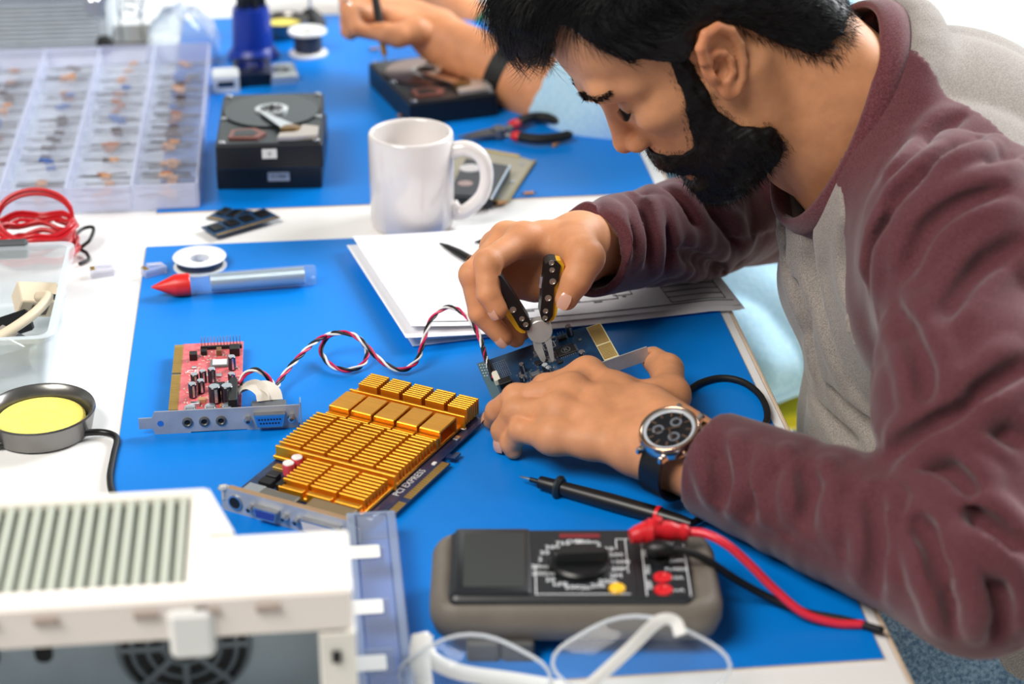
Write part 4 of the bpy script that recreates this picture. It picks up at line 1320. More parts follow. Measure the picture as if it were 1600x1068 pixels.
# ------------------------------------------------------------------ aluminium case
M_ALR = mat('aluminium', (190, 198, 204), .45, .25, var=.05, vscale=40)
M_ALE = mat('aluminium_edge', (206, 212, 216), .3, .7)
ax1 = T(174, 92)[0]
al = thing('aluminium_case', 'ribbed aluminium tool case with black corners in the far left', 'case', (ax1 - .20, 2.285, 0))
wA, dA, hA = .40, .26, .105
MB().box((0, dA / 2, hA / 2), (wA - .006, dA - .006, hA - .006)).build('shell', M_ALR, al)
for z_ in (.006, hA * .62, hA * .66, hA - .006):
    MB().box((0, .0, z_), (wA, .006, .009), .0015).build('edge_rail', M_ALE, al)
for k in range(9):
    MB().box((0, .001, .016 + k * .0052), (wA - .03, .004, .0030), .0008).build('rib', M_ALR, al)
for k in range(5):
    MB().box((0, .001, hA * .70 + .006 + k * .0050), (wA - .03, .004, .0030), .0008).build('rib', M_ALR, al)
for sx in (-1, 1):
    for z_ in (.010, hA - .010):
        MB().at((sx * (wA / 2 - .008), .002, z_)).box((0, 0, 0), (.020, .014, .022), .005).build('corner_cap', MATTEBLACK, al)
    MB().at((sx * (wA / 2 - .016), -.003, hA * .62)).box((0, 0, 0), (.022, .008, .030), .002).build('latch', STEEL, al)
    MB().at((sx * (wA / 2 - .016), -.008, hA * .62)).torus((0, 0, .004), .007, .0016, 20, 6).build('latch_ring', CHROME, al)

# ------------------------------------------------------------------ clear blister shell and wire stand beside it
bl = thing('blister_shell', 'crumpled clear plastic packaging shell between the case and the bit holder', 'packaging', tuple(T(285, 92)[:2]) + (MZ,))
R6 = random.Random(2)
xs = [[R6.uniform(-.004, .004) for _ in range(13)] for _ in range(13)]


def bls(u, v):
    i, j = u * 12, v * 12
    e = math.sin(u * math.pi) ** .45 * math.sin(v * math.pi) ** .45
    z = .052 * e + xs[int(j)][int(i)] * (1 + e)
    return ((u - .5) * .085, (v - .25) * .11, max(0.0005, z))


MB().sheet(bls, 12, 12, .0006).build('shell', clear_mat('blister_clear', (232, 242, 246), .3, .14), bl, 40)
for (u0, u1, v_) in ((.05, .95, .3), (.1, .9, .6)):
    MB().tube([tuple(Vector(bls(u0 + (u1 - u0) * k / 20, v_)) + Vector((0, 0, .001))) for k in range(21)], .0008, 5).build('moulded_rib', ORGE, bl, 180)
ws = thing('wire_stand', 'bent steel wire soldering iron stand beside the aluminium case', 'stand', tuple(T(205, 70)[:2]) + (0,))
MB().box((0, .02, .004), (.045, .075, .008), .002).build('base', M_TIN, ws)
sp2 = [(.012 * math.cos(k * .7) + .0003 * k, .01 + .0008 * k, .030 + .010 * math.sin(k * .7) + .0009 * k) for k in range(70)]
MB().tube(sp2, .0012, 6).build('spring', STEEL, ws, 180)
for s_ in (-1, 1):
    MB().tube([(s_ * .012, .02, .006), (s_ * .014, .025, .04), (s_ * .008, .045, .075)], .0015, 6).build('upright', STEEL, ws, 180)

# drive parts behind the stack
pb_ = thing('drive_cover_plate', 'small silver drive cover plate lying behind the stacked hard drives', 'metal plate', tuple(T(445, 135)[:2]) + (MZ,), .1)
loft(MB(), [(-.018, .016, 0, .052, .004, 0), (-.018, .016, 0, .052, .004, .008), (-.015, .013, .003, .049, .004, .009)]).build('plate', mat('cover_silver', (206, 212, 216), .25, .7), pb_)
MB().ring((-.001, .026, .009), .006, .010, .001, 24).build('spindle_hole', DARKSTEEL, pb_)
pb_ = thing('notebook_drive', 'small dark opened drive between the white cube and the silver plate', 'hard drive', tuple(T(398, 138)[:2]) + (MZ,), .05)
loft(MB(), [(-.022, .020, 0, .06, .003, 0), (-.022, .020, 0, .06, .003, .014)]).build('casting', mat('drive_navy', (20, 28, 40), .3, .3), pb_)
MB().ring((-.001, .03, .014), .005, .017, .001, 36).build('platter', M_PLAT, pb_)
MB().cyl((-.001, .03, .014), .005, .002, 24).build('hub', CHROME, pb_)
pb_ = thing('adapter_cube', 'small pale plastic adapter block left of the opened small drive', 'adapter', tuple(T(354, 148)[:2]) + (MZ,), .05)
loft(MB(), [(-.015, .015, 0, .03, .003, 0), (-.015, .015, 0, .03, .003, .018), (-.013, .013, .002, .028, .003, .020)]).build('block', mat('pale_block', (206, 210, 212), .5), pb_)
MB().box((0, -.0005, .010), (.018, .001, .006)).build('slot', DARKSTEEL, pb_)

# loose components on the mats
for (x_, y_, rz, lb) in ((628, 186, .6, 'tiny loose resistor on the blue mat above the mug'), (868, 232, .9, 'tiny loose resistor on the blue mat below the needle nose pliers'), (826, 308, .1, 'tiny loose resistor right of the metal caddy'), (768, 322, .7, 'tiny loose resistor touching the mug handle'), (784, 323, .2, 'tiny loose resistor just right of the mug handle'), (585, 82, .2, 'tiny loose resistor near the far hand')):
    p = T(x_, y_)
    t = thing('resistor', lb, 'component', (p[0], p[1], MZ + .0022), rz, 'loose resistors on the far mat')
    link('component_body', protos[0][0], t)
    link('lead', protos[0][1], t)
    t.children[1].scale = (.35, 1, 1)

# ------------------------------------------------------------------ multitool pliers (upright in the right hand)
PLY = 1.382


def pp(x, y, dy=0.0):
    return Vector(Yp(x, y, PLY + dy))


piv = pp(843, 515)
M_TOOL = mat('tool_black', (15, 15, 17), .45)
M_YEL = mat('tool_yellow', (240, 184, 24), .4)
M_BRUSH = mat('brushed_steel', (214, 212, 206), .4, .45, var=.06, vscale=120)
pl = thing('multitool_pliers', 'black and yellow folding multitool pliers gripped over the blue card', 'pliers', tuple(pp(858, 564)))
pb = Vector(pl.location)


def plate(name, pix, y0, y1, material, par=pl):
    """a plate of the tool: outline in the tool's flat plane (world x, z), thickness along y"""
    pts = [pp(x, y) - pb for x, y in pix]
    vs = [(q.x, y0, q.z) for q in pts] + [(q.x, y1, q.z) for q in pts]
    n = len(pts)
    fs = [tuple(range(n)), tuple(range(2 * n - 1, n - 1, -1))] + [(i, (i + 1) % n, n + (i + 1) % n, n + i) for i in range(n)]
    mb_ = MB().add(vs, fs)
    return mb_.build(name, material, par)


def handle_poly(a, b, w0, w1, notch=1):
    a, b = np.array(a, float), np.array(b, float)
    d_ = (b - a) / np.linalg.norm(b - a)
    n_ = np.array([-d_[1], d_[0]])
    L = np.linalg.norm(b - a)
    out = [a + n_ * w0 * .55, a - d_ * 3 + n_ * w0 * .2, a - d_ * 3 - n_ * w0 * .3, a - n_ * w0 * .8 + d_ * 3]
    out += [a - n_ * w0 * .8 + d_ * L * .30, a - n_ * w0 * .45 + d_ * L * .42] if notch > 0 else [a - n_ * w0 * .8 + d_ * L * .4]
    out += [b - n_ * w1 * .8 - d_ * 8, b - n_ * w1 * .5, b + d_ * 4, b + n_ * w1 * .5, b + n_ * w1 * .8 - d_ * 8]
    if notch < 0:
        out += [a + n_ * w0 * .45 + d_ * L * .42, a + n_ * w0 * .8 + d_ * L * .30]
    out += [a + n_ * w0 * .8 + d_ * 4]
    return [tuple(v) for v in out]


HA, HB = (863, 405), (851, 494)        # right handle, top and bottom centre
GA, GB = (770, 430), (823, 507)        # left handle
for (a_, b_, hl, ofs, nt) in ((HA, HB, ((860, 405), (861, 416), (862, 434), (855, 460), (851, 480), (850, 491)), (8, 1), 1), (GA, GB, ((768, 428), (781, 460), (800, 478), (814, 492), (820, 501)), (-6, 6), -1)):
    hd = plate('handle', handle_poly(a_, b_, 15, 12.5, nt), -.0065, .0065, M_TOOL)
    inner = plate('handle_liner', [(x_ + ofs[0], y_ + ofs[1]) for x_, y_ in handle_poly(a_, b_, 12.5, 10.5, 0)], -.0045, .0045, M_YEL, pl)
    for k, (x_, y_) in enumerate(hl):
        q = pp(x_, y_) - pb
        r_ = .0021 if k in (0, 1, len(hl) - 1, len(hl) - 2) else .0026
        rv = MB().at((q.x, -.0064, q.z), (math.pi / 2, 0, 0)).lathe([(0, 0), (r_, 0), (r_, .0006), (r_ * .75, .0007), (r_ * .6, .0003), (0, .0003)], 20).build('rivet', mat('rivet_grey', (176, 172, 164), .35, .8), hd)
    q0, q1 = pp(*a_) - pb, pp(*b_) - pb
    for s_ in ((-.006, 0) if nt > 0 else (.002,)):
        MB().tube([(q0.lerp(q1, .28).x + s_, .0, q0.lerp(q1, .28).z), (q0.lerp(q1, .48).x + s_, .0, q0.lerp(q1, .48).z)], .0022, 6).build('folded_blade', STEEL, hd)
MB().at((piv.x - pb.x, .0042, piv.z - pb.z), (math.pi / 2, 0, 0)).cyl((0, 0, 0), .0098, .0084, 32, .0006).build('pivot', M_BRUSH, pl)
plate('jaw', [(830, 520), (836, 508), (848, 520), (846, 536), (852, 556), (849, 564), (844, 560), (834, 542)], -.0034, .0030, M_BRUSH)
plate('jaw', [(842, 522), (855, 514), (861, 528), (864, 548), (865, 559), (862, 562), (858, 556), (854, 540), (850, 530)], -.0040, .0026, M_BRUSH)
plate('jaw_neck', [(850, 498), (858, 500), (862, 512), (854, 524), (844, 518), (842, 506)], -.0030, .0030, M_BRUSH)
plate('jaw_neck', [(818, 508), (828, 502), (840, 510), (838, 524), (830, 524)], -.0028, .0028, M_BRUSH)


# ------------------------------------------------------------------ smooth solid modelling (distance fields, units cm)
def smin(a, b, k):
    if k <= 0:
        return np.minimum(a, b)
    h = np.maximum(k - np.abs(a - b), 0) / k
    return np.minimum(a, b) - h * h * k * .25


def smax(a, b, k):
    return -smin(-a, -b, k)


class Field:
    def __init__(self, lo, hi, h):
        self.lo, self.h = np.array(lo, float), h
        self.n = np.ceil((np.array(hi) - self.lo) / h).astype(int) + 1
        self.ax = [self.lo[i] + h * np.arange(self.n[i]) for i in range(3)]
        self.d = np.full(self.n, 50.0, np.float32)

    def sub(self, lo, hi):
        i0 = np.maximum(np.floor((np.array(lo) - self.lo) / self.h).astype(int), 0)
        i1 = np.minimum(np.ceil((np.array(hi) - self.lo) / self.h).astype(int) + 1, self.n)
        if np.any(i1 <= i0):
            return None
        sl = tuple(slice(a, b) for a, b in zip(i0, i1))
        g = [self.ax[0][sl[0]][:, None, None], self.ax[1][sl[1]][None, :, None], self.ax[2][sl[2]][None, None, :]]
        return sl, g

    def put(self, fn, lo, hi, k, op='u'):
        r = self.sub(lo, hi)
        if r is None:
            return self
        sl, g = r
        v = fn(*g).astype(np.float32)
        if op == 'u':
            self.d[sl] = smin(self.d[sl], v, k)
        elif op == 's':
            self.d[sl] = smax(self.d[sl], -v, k)
        return self

    def cone(self, a, b, ra, rb, k=1.0, op='u', mod=None):
        a, b = np.array(a, float), np.array(b, float)
        ba = b - a
        L2 = ba @ ba + 1e-9
        R = max(ra, rb) + k + 1.2

        def fn(X, Y, Z):
            px, py, pz = X - a[0], Y - a[1], Z - a[2]
            t = np.clip((px * ba[0] + py * ba[1] + pz * ba[2]) / L2, 0, 1)
            dd = np.sqrt((px - ba[0] * t) ** 2 + (py - ba[1] * t) ** 2 + (pz - ba[2] * t) ** 2)
            return dd - (ra + (rb - ra) * t)
        return self.put(fn, np.minimum(a, b) - R, np.maximum(a, b) + R, k, op)

    def ell(self, c, r, k=1.0, op='u', rot=None):
        c, r = np.array(c, float), np.array(r, float)
        Rr = (max(r) if rot is not None else r) + k + 1.2
        Mx = np.eye(3) if rot is None else np.array(rot)     # rows: local axes

        def fn(X, Y, Z):
            px, py, pz = X - c[0], Y - c[1], Z - c[2]
            q = [(Mx[i][0] * px + Mx[i][1] * py + Mx[i][2] * pz) / r[i] for i in range(3)]
            k0 = np.sqrt(q[0] ** 2 + q[1] ** 2 + q[2] ** 2) + 1e-6
            k1 = np.sqrt((q[0] / r[0]) ** 2 + (q[1] / r[1]) ** 2 + (q[2] / r[2]) ** 2) + 1e-6
            return k0 * (k0 - 1) / k1
        return self.put(fn, c - Rr, c + Rr, k, op)

    def chain(self, pts, rad, k=1.0, op='u'):
        for i in range(len(pts) - 1):
            self.cone(pts[i], pts[i + 1], rad[i], rad[i + 1], k, op)
        return self

    def grid(self):
        return self.ax[0][:, None, None], self.ax[1][None, :, None], self.ax[2][None, None, :]

    def mesh(self):
        f = self.d
        s = f < 0
        nx, ny, nz = [n - 1 for n in f.shape]
        cnt = np.zeros((nx, ny, nz), np.int8)
        for i in (0, 1):
            for j in (0, 1):
                for k in (0, 1):
                    cnt += s[i:i + nx, j:j + ny, k:k + nz]
        act = (cnt > 0) & (cnt < 8)
        idx = -np.ones(act.shape, np.int64)
        C = np.argwhere(act)
        idx[act] = np.arange(len(C))
        acc = np.zeros((len(C), 3))
        num = np.zeros(len(C))
        corners = [(i, j, k) for i in (0, 1) for j in (0, 1) for k in (0, 1)]
        for a in corners:
            for axn in range(3):
                if a[axn]:
                    continue
                b = list(a)
                b[axn] = 1
                fa = f[C[:, 0] + a[0], C[:, 1] + a[1], C[:, 2] + a[2]]
                fb = f[C[:, 0] + b[0], C[:, 1] + b[1], C[:, 2] + b[2]]
                w = (fa < 0) != (fb < 0)
                t = np.where(w, fa / np.where(w, fa - fb, 1), 0)
                P = C + np.array(a)
                P = P.astype(float)
                P[:, axn] += t
                acc[w] += P[w]
                num[w] += 1
        V = self.lo + self.h * acc / num[:, None]
        Q = []
        for axn in range(3):
            sl0 = [slice(None)] * 3
            sl1 = [slice(None)] * 3
            sl0[axn] = slice(0, -1)
            sl1[axn] = slice(1, None)
            ch = s[tuple(sl0)] != s[tuple(sl1)]
            E_ = np.argwhere(ch)
            u, v = (axn + 1) % 3, (axn + 2) % 3
            ok = (E_[:, u] >= 1) & (E_[:, v] >= 1) & (E_[:, u] < idx.shape[u]) & (E_[:, v] < idx.shape[v])
            E_ = E_[ok]
            ins = s[E_[:, 0], E_[:, 1], E_[:, 2]]
            q = []
            for (du, dv) in ((-1, -1), (0, -1), (0, 0), (-1, 0)):
                e = E_.copy()
                e[:, u] += du
                e[:, v] += dv
                q.append(idx[e[:, 0], e[:, 1], e[:, 2]])
            q = np.stack(q, 1)
            q[~ins] = q[~ins][:, ::-1]
            Q.append(q)
        Q = np.concatenate(Q)
        Q = Q[(Q >= 0).all(1)]
        return V, Q


def np_mesh(name, V, Q, material, parent=None, colors=None, smooth=True, extra=None):
    me = bpy.data.meshes.new(name)
    me.vertices.add(len(V))
    me.vertices.foreach_set('co', np.ascontiguousarray(V, np.float32).ravel())
    nq = Q.shape[1]
    me.loops.add(Q.size)
    me.loops.foreach_set('vertex_index', np.ascontiguousarray(Q, np.int32).ravel())
    me.polygons.add(len(Q))
    me.polygons.foreach_set('loop_start', np.arange(len(Q), dtype=np.int32) * nq)
    me.polygons.foreach_set('use_smooth', np.full(len(Q), smooth))
    me.update(calc_edges=True)
    me.validate()
    if colors is not None:
        at_ = me.attributes.new('tone', 'FLOAT_COLOR', 'POINT')
        c4 = np.ones((len(V), 4), np.float32)
        c4[:, :3] = colors
        at_.data.foreach_set('color', c4.ravel())
    me.materials.append(material)
    return link(name, me, parent)


def strands(P, r0, r1=.2):
    """P (N,K,3) polylines -> tapered three-sided hairs"""
    N, K, _ = P.shape
    Tg = np.gradient(P, axis=1)
    Tg /= np.linalg.norm(Tg, axis=2, keepdims=True) + 1e-9
    ref = np.random.RandomState(1).normal(size=(N, 1, 3))
    U = np.cross(Tg, ref)
    U /= np.linalg.norm(U, axis=2, keepdims=True) + 1e-9
    Wv = np.cross(Tg, U)
    rad = (r0 * np.linspace(1, r1, K))[None, :, None]
    V = np.stack([P + rad * (U * math.cos(a) + Wv * math.sin(a)) for a in (0, 2.0944, 4.1888)], 2)   # N,K,3,3
    base = (np.arange(N) * K * 3)[:, None, None]
    kk = (np.arange(K - 1) * 3)[None, :, None]
    j = np.arange(3)[None, None, :]
    j2 = (j + 1) % 3
    q = np.stack(np.broadcast_arrays(base + kk + j, base + kk + j2, base + kk + 3 + j2, base + kk + 3 + j), -1).reshape(-1, 4)
    return V.reshape(-1, 3), q


def vnormals(V, Q):
    n = np.cross(V[Q[:, 2]] - V[Q[:, 0]], V[Q[:, 3]] - V[Q[:, 1]])
    N = np.zeros_like(V)
    for k in range(4):
        np.add.at(N, Q[:, k], n)
    return N / (np.linalg.norm(N, axis=1, keepdims=True) + 1e-9)


def wob(p, s, seed=0):
    """smooth pseudo noise in -1..1"""
    r = np.random.RandomState(seed)
    out = 0
    for i in range(5):
        k = r.normal(size=3)
        k /= np.linalg.norm(k)
        out = out + np.sin((p[..., 0] * k[0] + p[..., 1] * k[1] + p[..., 2] * k[2]) * s * (1 + .35 * i) + r.uniform(0, 6.28))
    return out / 3.2


def skin_mat(name, attr=True, base=(201, 146, 112)):
    M = mat(name, base, .54, sss=.25, bump=.10, bscale=900, spec=.4)
    nt = M.node_tree
    b = nt.nodes['Principled BSDF']
    b.inputs['Subsurface Radius'].default_value = (.010, .004, .002)
    b.inputs['Subsurface Scale'].default_value = .35
    a_ = nt.nodes.new('ShaderNodeAttribute')
    a_.attribute_name = 'tone'
    n = nt.nodes.new('ShaderNodeTexNoise')
    n.inputs['Scale'].default_value = 70
    n.inputs['Detail'].default_value = 5
    tc = [x for x in nt.nodes if x.bl_idname == 'ShaderNodeTexCoord'][0]
    nt.links.new(tc.outputs['Object'], n.inputs['Vector'])
    r = nt.nodes.new('ShaderNodeMapRange')
    r.inputs['From Min'].default_value, r.inputs['From Max'].default_value = .3, .7
    r.inputs['To Min'].default_value, r.inputs['To Max'].default_value = .88, 1.08
    nt.links.new(n.outputs['Fac'], r.inputs['Value'])
    mx = nt.nodes.new('ShaderNodeVectorMath')
    mx.operation = 'SCALE'
    nt.links.new(a_.outputs['Vector'], mx.inputs[0])
    nt.links.new(r.outputs[0], mx.inputs['Scale'])
    nt.links.new(mx.outputs[0], b.inputs['Base Color'])
    return M


def fabric(name, c1, c2, scale=420, rough=.9, bump=.35, stretch=None):
    return mat(name, c1, rough, col2=c2, vscale=scale, bump=bump, bscale=scale * 1.3, spec=.15, sheen=.25, stretch=stretch)


SKIN_T = np.array(rgb(214, 151, 108)[:3])
LIP_T = np.array(rgb(150, 88, 76)[:3])
NAIL_T = np.array(rgb(214, 160, 138)[:3])
DARK_T = np.array(rgb(34, 24, 20)[:3])
PALM_T = np.array(rgb(216, 150, 120)[:3])
SKIN = skin_mat('skin')
M_HAIR = mat('black_hair', (7, 6, 7), .42, spec=.35)
M_BEARD = mat('black_beard', (11, 8, 8), .55, spec=.25)

# ------------------------------------------------------------------ the man: head
HO, HS = np.array([.291, 1.40, .287]), .957
HF, HU, HL = np.array([-.732, -.038, -.680]), np.array([-.679, -.033, .733]), np.array([.050, -.999, .002])
HM = np.stack([HF, HL, HU])          # canonical (forward, left, up) -> world


def head_w(p):
    return HO + HS * .01 * np.asarray(p) @ HM


def head_c(p):
    return (np.asarray(p) - HO) @ HM.T / (HS * .01)


def in_poly(x, y, poly):
    ins = np.zeros(x.shape, bool)
    n = len(poly)
    for i in range(n):
        (x0, y0), (x1, y1) = poly[i], poly[(i + 1) % n]
        c = ((y0 > y) != (y1 > y)) & (x < (x1 - x0) * (y - y0) / (y1 - y0 + 1e-12) + x0)
        ins ^= c
    return ins


hf = Field((-12.6, -9.75, -21), (14.1, 9.75, 15.6), .15)
hf.ell((-.3, 0, 4.6), (9.3, 7.3, 8.6), 0)
hf.ell((4.7, 0, 4.8), (4.95, 6.0, 5.4), 2)
hf.ell((4.4, 0, -2.0), (4.75, 5.6, 6.2), 2.5)
hf.ell((4.2, 0, -6.8), (4.4, 4.7, 4.4), 2.5)
hf.ell((7.4, 0, -9.9), (1.5, 2.0, 1.5), 1.6)
for s in (-1, 1):
    hf.cone((1.6, s * 5.0, -2.5), (2.4, s * 4.7, -6.9), 1.4, 1.3, 2)
    hf.cone((2.4, s * 4.7, -6.9), (7.2, s * 1.5, -10.1), 1.3, 1.2, 1.6)
    hf.ell((5.9, s * 4.2, -1.0), (2.4, 1.6, 1.4), 1.6)
    hf.cone((9.35, s * .7, 2.6), (8.55, s * 3.5, 3.0), .85, .78, 1.2)
    hf.cone((8.55, s * 3.5, 3.0), (6.5, s * 5.1, 2.2), .78, .7, 1.2)
    hf.ell((10.0, s * 2.8, .55), (2.2, 1.6, 1.25), .9, 's')
    hf.ell((7.35, s * 3.1, .75), (1.30, 1.4, 1.25), .3)
hf.cone((8.85, 0, 1.0), (10.35, 0, -2.6), .72, .85, .9)
hf.ell((10.35, 0, -2.85), (.98, .98, .82), .6)
for s in (-1, 1):
    hf.ell((9.55, s * 1.18, -3.15), (1.0, .72, .76), .4)
    hf.ell((10.05, s * .62, -3.85), (.62, .32, .42), .2, 's')
    hf.chain([(9.9, s * 2.0, -2.6), (9.0, s * 2.8, -4.6), (8.0, s * 3.2, -6.8)], [.22, .2, .15], .5, 's')
hf.ell((8.3, 0, -5.6), (1.45, 2.6, 1.4), 1.0)
hf.ell((8.35, 0, -7.35), (.85, 2.0, .55), .4)
hf.ell((8.1, 0, -8.45), (.85, 1.8, .62), .4)
hf.ell((9.4, 0, -7.9), (1.3, 2.3, .13), .15, 's')
for s in (-1, 1):       # eyelid line and crease
    hf.chain([(8.5, s * 1.9, .45), (8.72, s * 3.0, .10), (8.05, s * 4.3, .40)], [.07, .11, .07], .12, 's')
    hf.chain([(8.4, s * 1.9, 1.45), (8.5, s * 3.1, 1.72), (7.9, s * 4.3, 1.40)], [.07, .12, .07], .25, 's')
# neck
hf.cone((-3.0, 0, -2.5), (-2.9, 0, -12), 5.6, 5.9, 2.0)
hf.cone((-2.9, 0, -12), (-2.8, 0, -26), 6.0, 7.6, 3.0)
for s in (-1, 1):
    hf.cone((-.8, s * 5.6, -3.0), (2.4, s * 2.2, -18), 1.2, 1.4, 1.6)
    hf.cone((-6.0, s * 3.2, -4), (-6.5, s * 4.6, -19), 2.2, 3.6, 2.0)
hf.ell((2.9, 0, -14.0), (1.2, 1.2, 1.6), 1.6)
NOEAR = hf.d.copy()
# ears
for s in (-1, 1):
    eu = np.array([-.32, s * .08, .945])
    en = np.array([-.40, s * .90, -.10])
    eu /= np.linalg.norm(eu)
    en -= eu * (en @ eu)
    en /= np.linalg.norm(en)
    ef = np.cross(eu, en)
    ef = ef if ef[0] > 0 else -ef
    E0 = np.array([.65, s * 7.05, -.40])
    Mx = np.stack([ef, en, eu])

    def E_(a, b, c, E0=E0, ef=ef, en=en, eu=eu):
        return E0 + ef * a + en * b + eu * c
    hf.ell(E_(.1, -.05, .3), (1.7, .60, 2.6), .5, rot=Mx)
    hf.ell(E_(.40, .80, -.20), (.95, .95, 1.2), .15, 's', rot=Mx)
    hf.ell(E_(-.55, .72, .85), (.62, .48, 1.5), .15, 's', rot=Mx)
    hf.ell(E_(.25, .66, 1.75), (.95, .48, .62), .15, 's', rot=Mx)
    hx = [E_(.75, .05, .35), E_(1.5, .25, 1.1), E_(1.4, .38, 2.25), E_(.6, .46, 2.95), E_(-.5, .5, 2.85), E_(-1.4, .55, 1.95), E_(-1.7, .55, .6), E_(-1.45, .5, -.8), E_(-.85, .4, -1.95), E_(-.1, .3, -2.6)]
    hf.chain(hx, [.22, .36, .40, .42, .42, .40, .38, .36, .38, .42], .15)
    hf.chain([E_(.35, .42, 1.15), E_(-.25, .46, .75), E_(-.55, .48, 0), E_(-.35, .46, -1.0), E_(.3, .42, -1.4)], [.24, .26, .26, .26, .24], .2)
    hf.ell(E_(.35, .16, -2.15), (.80, .42, .90), .4, rot=Mx)
    hf.ell(E_(1.10, .34, -.35), (.34, .36, .55), .3, rot=Mx)
    hf.cone(E_(.5, .5, -.15), E_(.75, -1.2, 0), .66, .4, .15, 's')
hV, hQ = hf.mesh()
hN = vnormals(hV, hQ)
BEARD_POLY = [(1.9, 2.6), (3.3, 2.3), (4.3, -.6), (5.6, -3.0), (6.0, -4.0), (6.5, -5.0), (7.7, -5.3), (8.7, -4.9), (9.5, -4.3), (10.0, -4.2), (12.5, -4.5), (12.5, -16), (2.8, -14), (1.4, -9.8), (1.2, -7.5), (2.9, -5.5), (3.4, -3.6), (2.7, -1.0)]
a_ = np.abs(hV[:, 1])
lipm = np.exp(-(((hV[:, 0] - 9.3) / 1.0) ** 2 + (a_ / 1.9) ** 4 + ((hV[:, 2] + 7.95) / .85) ** 4))
bmask = in_poly(hV[:, 0], hV[:, 2], BEARD_POLY) & (hV[:, 2] > -11.6) & ~((a_ < 2.1) & (np.abs(hV[:, 2] + 8.0) < .75) & (hV[:, 0] > 7.8))
bmask &= ~((hV[:, 2] < -10.2) & (hV[:, 0] < 3.0))
hcol = np.tile(SKIN_T, (len(hV), 1))
warm = np.exp(-(((hV[:, 0] - 10.2) / 2) ** 2 + (a_ / 2.2) ** 2 + ((hV[:, 2] + 2.6) / 2) ** 2))[:, None] * .5
hcol = hcol * (1 - warm) + np.array(rgb(206, 126, 84)[:3]) * warm
earw = (np.clip((a_ - 7.0) / .8, 0, 1) * .5)[:, None]
hcol = hcol * (1 - earw) + np.array(rgb(206, 122, 84)[:3]) * earw
hcol = hcol * (1 - lipm[:, None]) + LIP_T * lipm[:, None]
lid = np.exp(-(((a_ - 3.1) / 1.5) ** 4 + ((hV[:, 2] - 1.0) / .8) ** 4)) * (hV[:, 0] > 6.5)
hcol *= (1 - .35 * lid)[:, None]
hcol[bmask] = hcol[bmask] * .25 + DARK_T * .75
rm = np.random.RandomState(2)
for (f_, l_, u_) in ((9.0, 2.2, 4.6), (8.4, 3.6, 4.2), (1.0, 5.8, -5.2), (6.4, 5.0, 1.2)):       # small moles
    w_ = np.exp(-((hV - np.array([f_, l_, u_])) ** 2).sum(1) / .012)
    hcol *= (1 - .6 * np.clip(w_, 0, 1))[:, None]

# ------------------------------------------------------------------ the man: hands
cm = 100.0


def jt(l):
    return np.array([np.array(T(*q)) * cm for q in l])


def jy(l):
    return np.array([np.array(Yp(q[0], q[1], q[2] - 1.405 + PLY)) * cm for q in l])


def hand(fingers, thumb, wrist, fore, palm_r, h=.13, back=1):
    """fingers: list of (points, radii); palm grown from the wrist to each knuckle"""
    allp = np.concatenate([f[0] for f in fingers] + [thumb[0], np.array([wrist[0], wrist[1]]), np.array([fore[0]])])
    fl = Field(allp.min(0) - 4.2, allp.max(0) + 4.2, h)
    for (P, r) in fingers:
        fl2 = None
        fl.chain(list(P), r, .22)
    M_ = [f[0][0] for f in fingers]
    for i, m_ in enumerate(M_):
        w = wrist[0] + (wrist[1] - wrist[0]) * i / 3.0
        fl.cone(w, m_, palm_r[0], palm_r[1], 1.0)
    for i in range(3):
        fl.cone(M_[i], M_[i + 1], 1.02, 1.0, .8)
        q0, q1 = M_[i] * .55 + wrist[0] * .45, M_[i + 1] * .55 + wrist[1] * .45
        fl.cone(q0, q1, palm_r[1], palm_r[1], .8)
    fl.chain(list(thumb[0]), thumb[1], .5)
    fl.cone(thumb[0][1], M_[0] * .6 + wrist[0] * .4, 1.0, .9, 1.4)
    for i, m_ in enumerate(M_):
        w = wrist[0] + (wrist[1] - wrist[0]) * i / 3.0
        nb = np.cross(M_[3] - M_[0], w - m_)
        nb /= np.linalg.norm(nb)
        nb = nb * back
        fl.ell(m_ + nb * .35, (.95, .95, .95), .5)
        fl.cone(m_ + nb * .85, m_ * .35 + w * .65 + nb * .72, .30, .28, .55)
        pip = fingers[i][0][1]
        fl.ell(pip + nb * .12, (1.02 * fingers[i][1][1],) * 3, .3)
    for q in wrist:
        fl.cone(q, fore[0], fore[1], fore[2], 1.4)
    return fl


# left hand: steadies the card; joints by photo position and height
LFI = [
    (jt([(918, 586, .046), (852, 606, .040), (815, 624, .021), (800, 634, .012)]), [1.12, .98, .86, .72]),
    (jt([(890, 612, .049), (806, 622, .041), (777, 642, .023), (769, 655, .012)]), [1.15, 1.0, .88, .74]),
    (jt([(872, 645, .044), (806, 643, .036), (785, 672, .019), (787, 690, .010)]), [1.08, .98, .84, .72]),
    (jt([(864, 682, .034), (814, 673, .028), (798, 693, .014), (802, 703, .009)]), [1.0, .88, .76, .66])]
LTH = (jt([(1012, 655, .034), (1047, 618, .036), (1042, 578, .034), (1022, 562, .031)]), [1.6, 1.32, 1.22, 1.0])
LW = jt([(1010, 645, .042), (1000, 700, .034)])
LELB = np.array([.402, 1.020, .047]) * cm
fl = hand(LFI, LTH, LW, (np.array([.285, 1.155, .040]) * cm, 2.1, 2.5), (1.25, 1.2))
lV, lQ = fl.mesh()
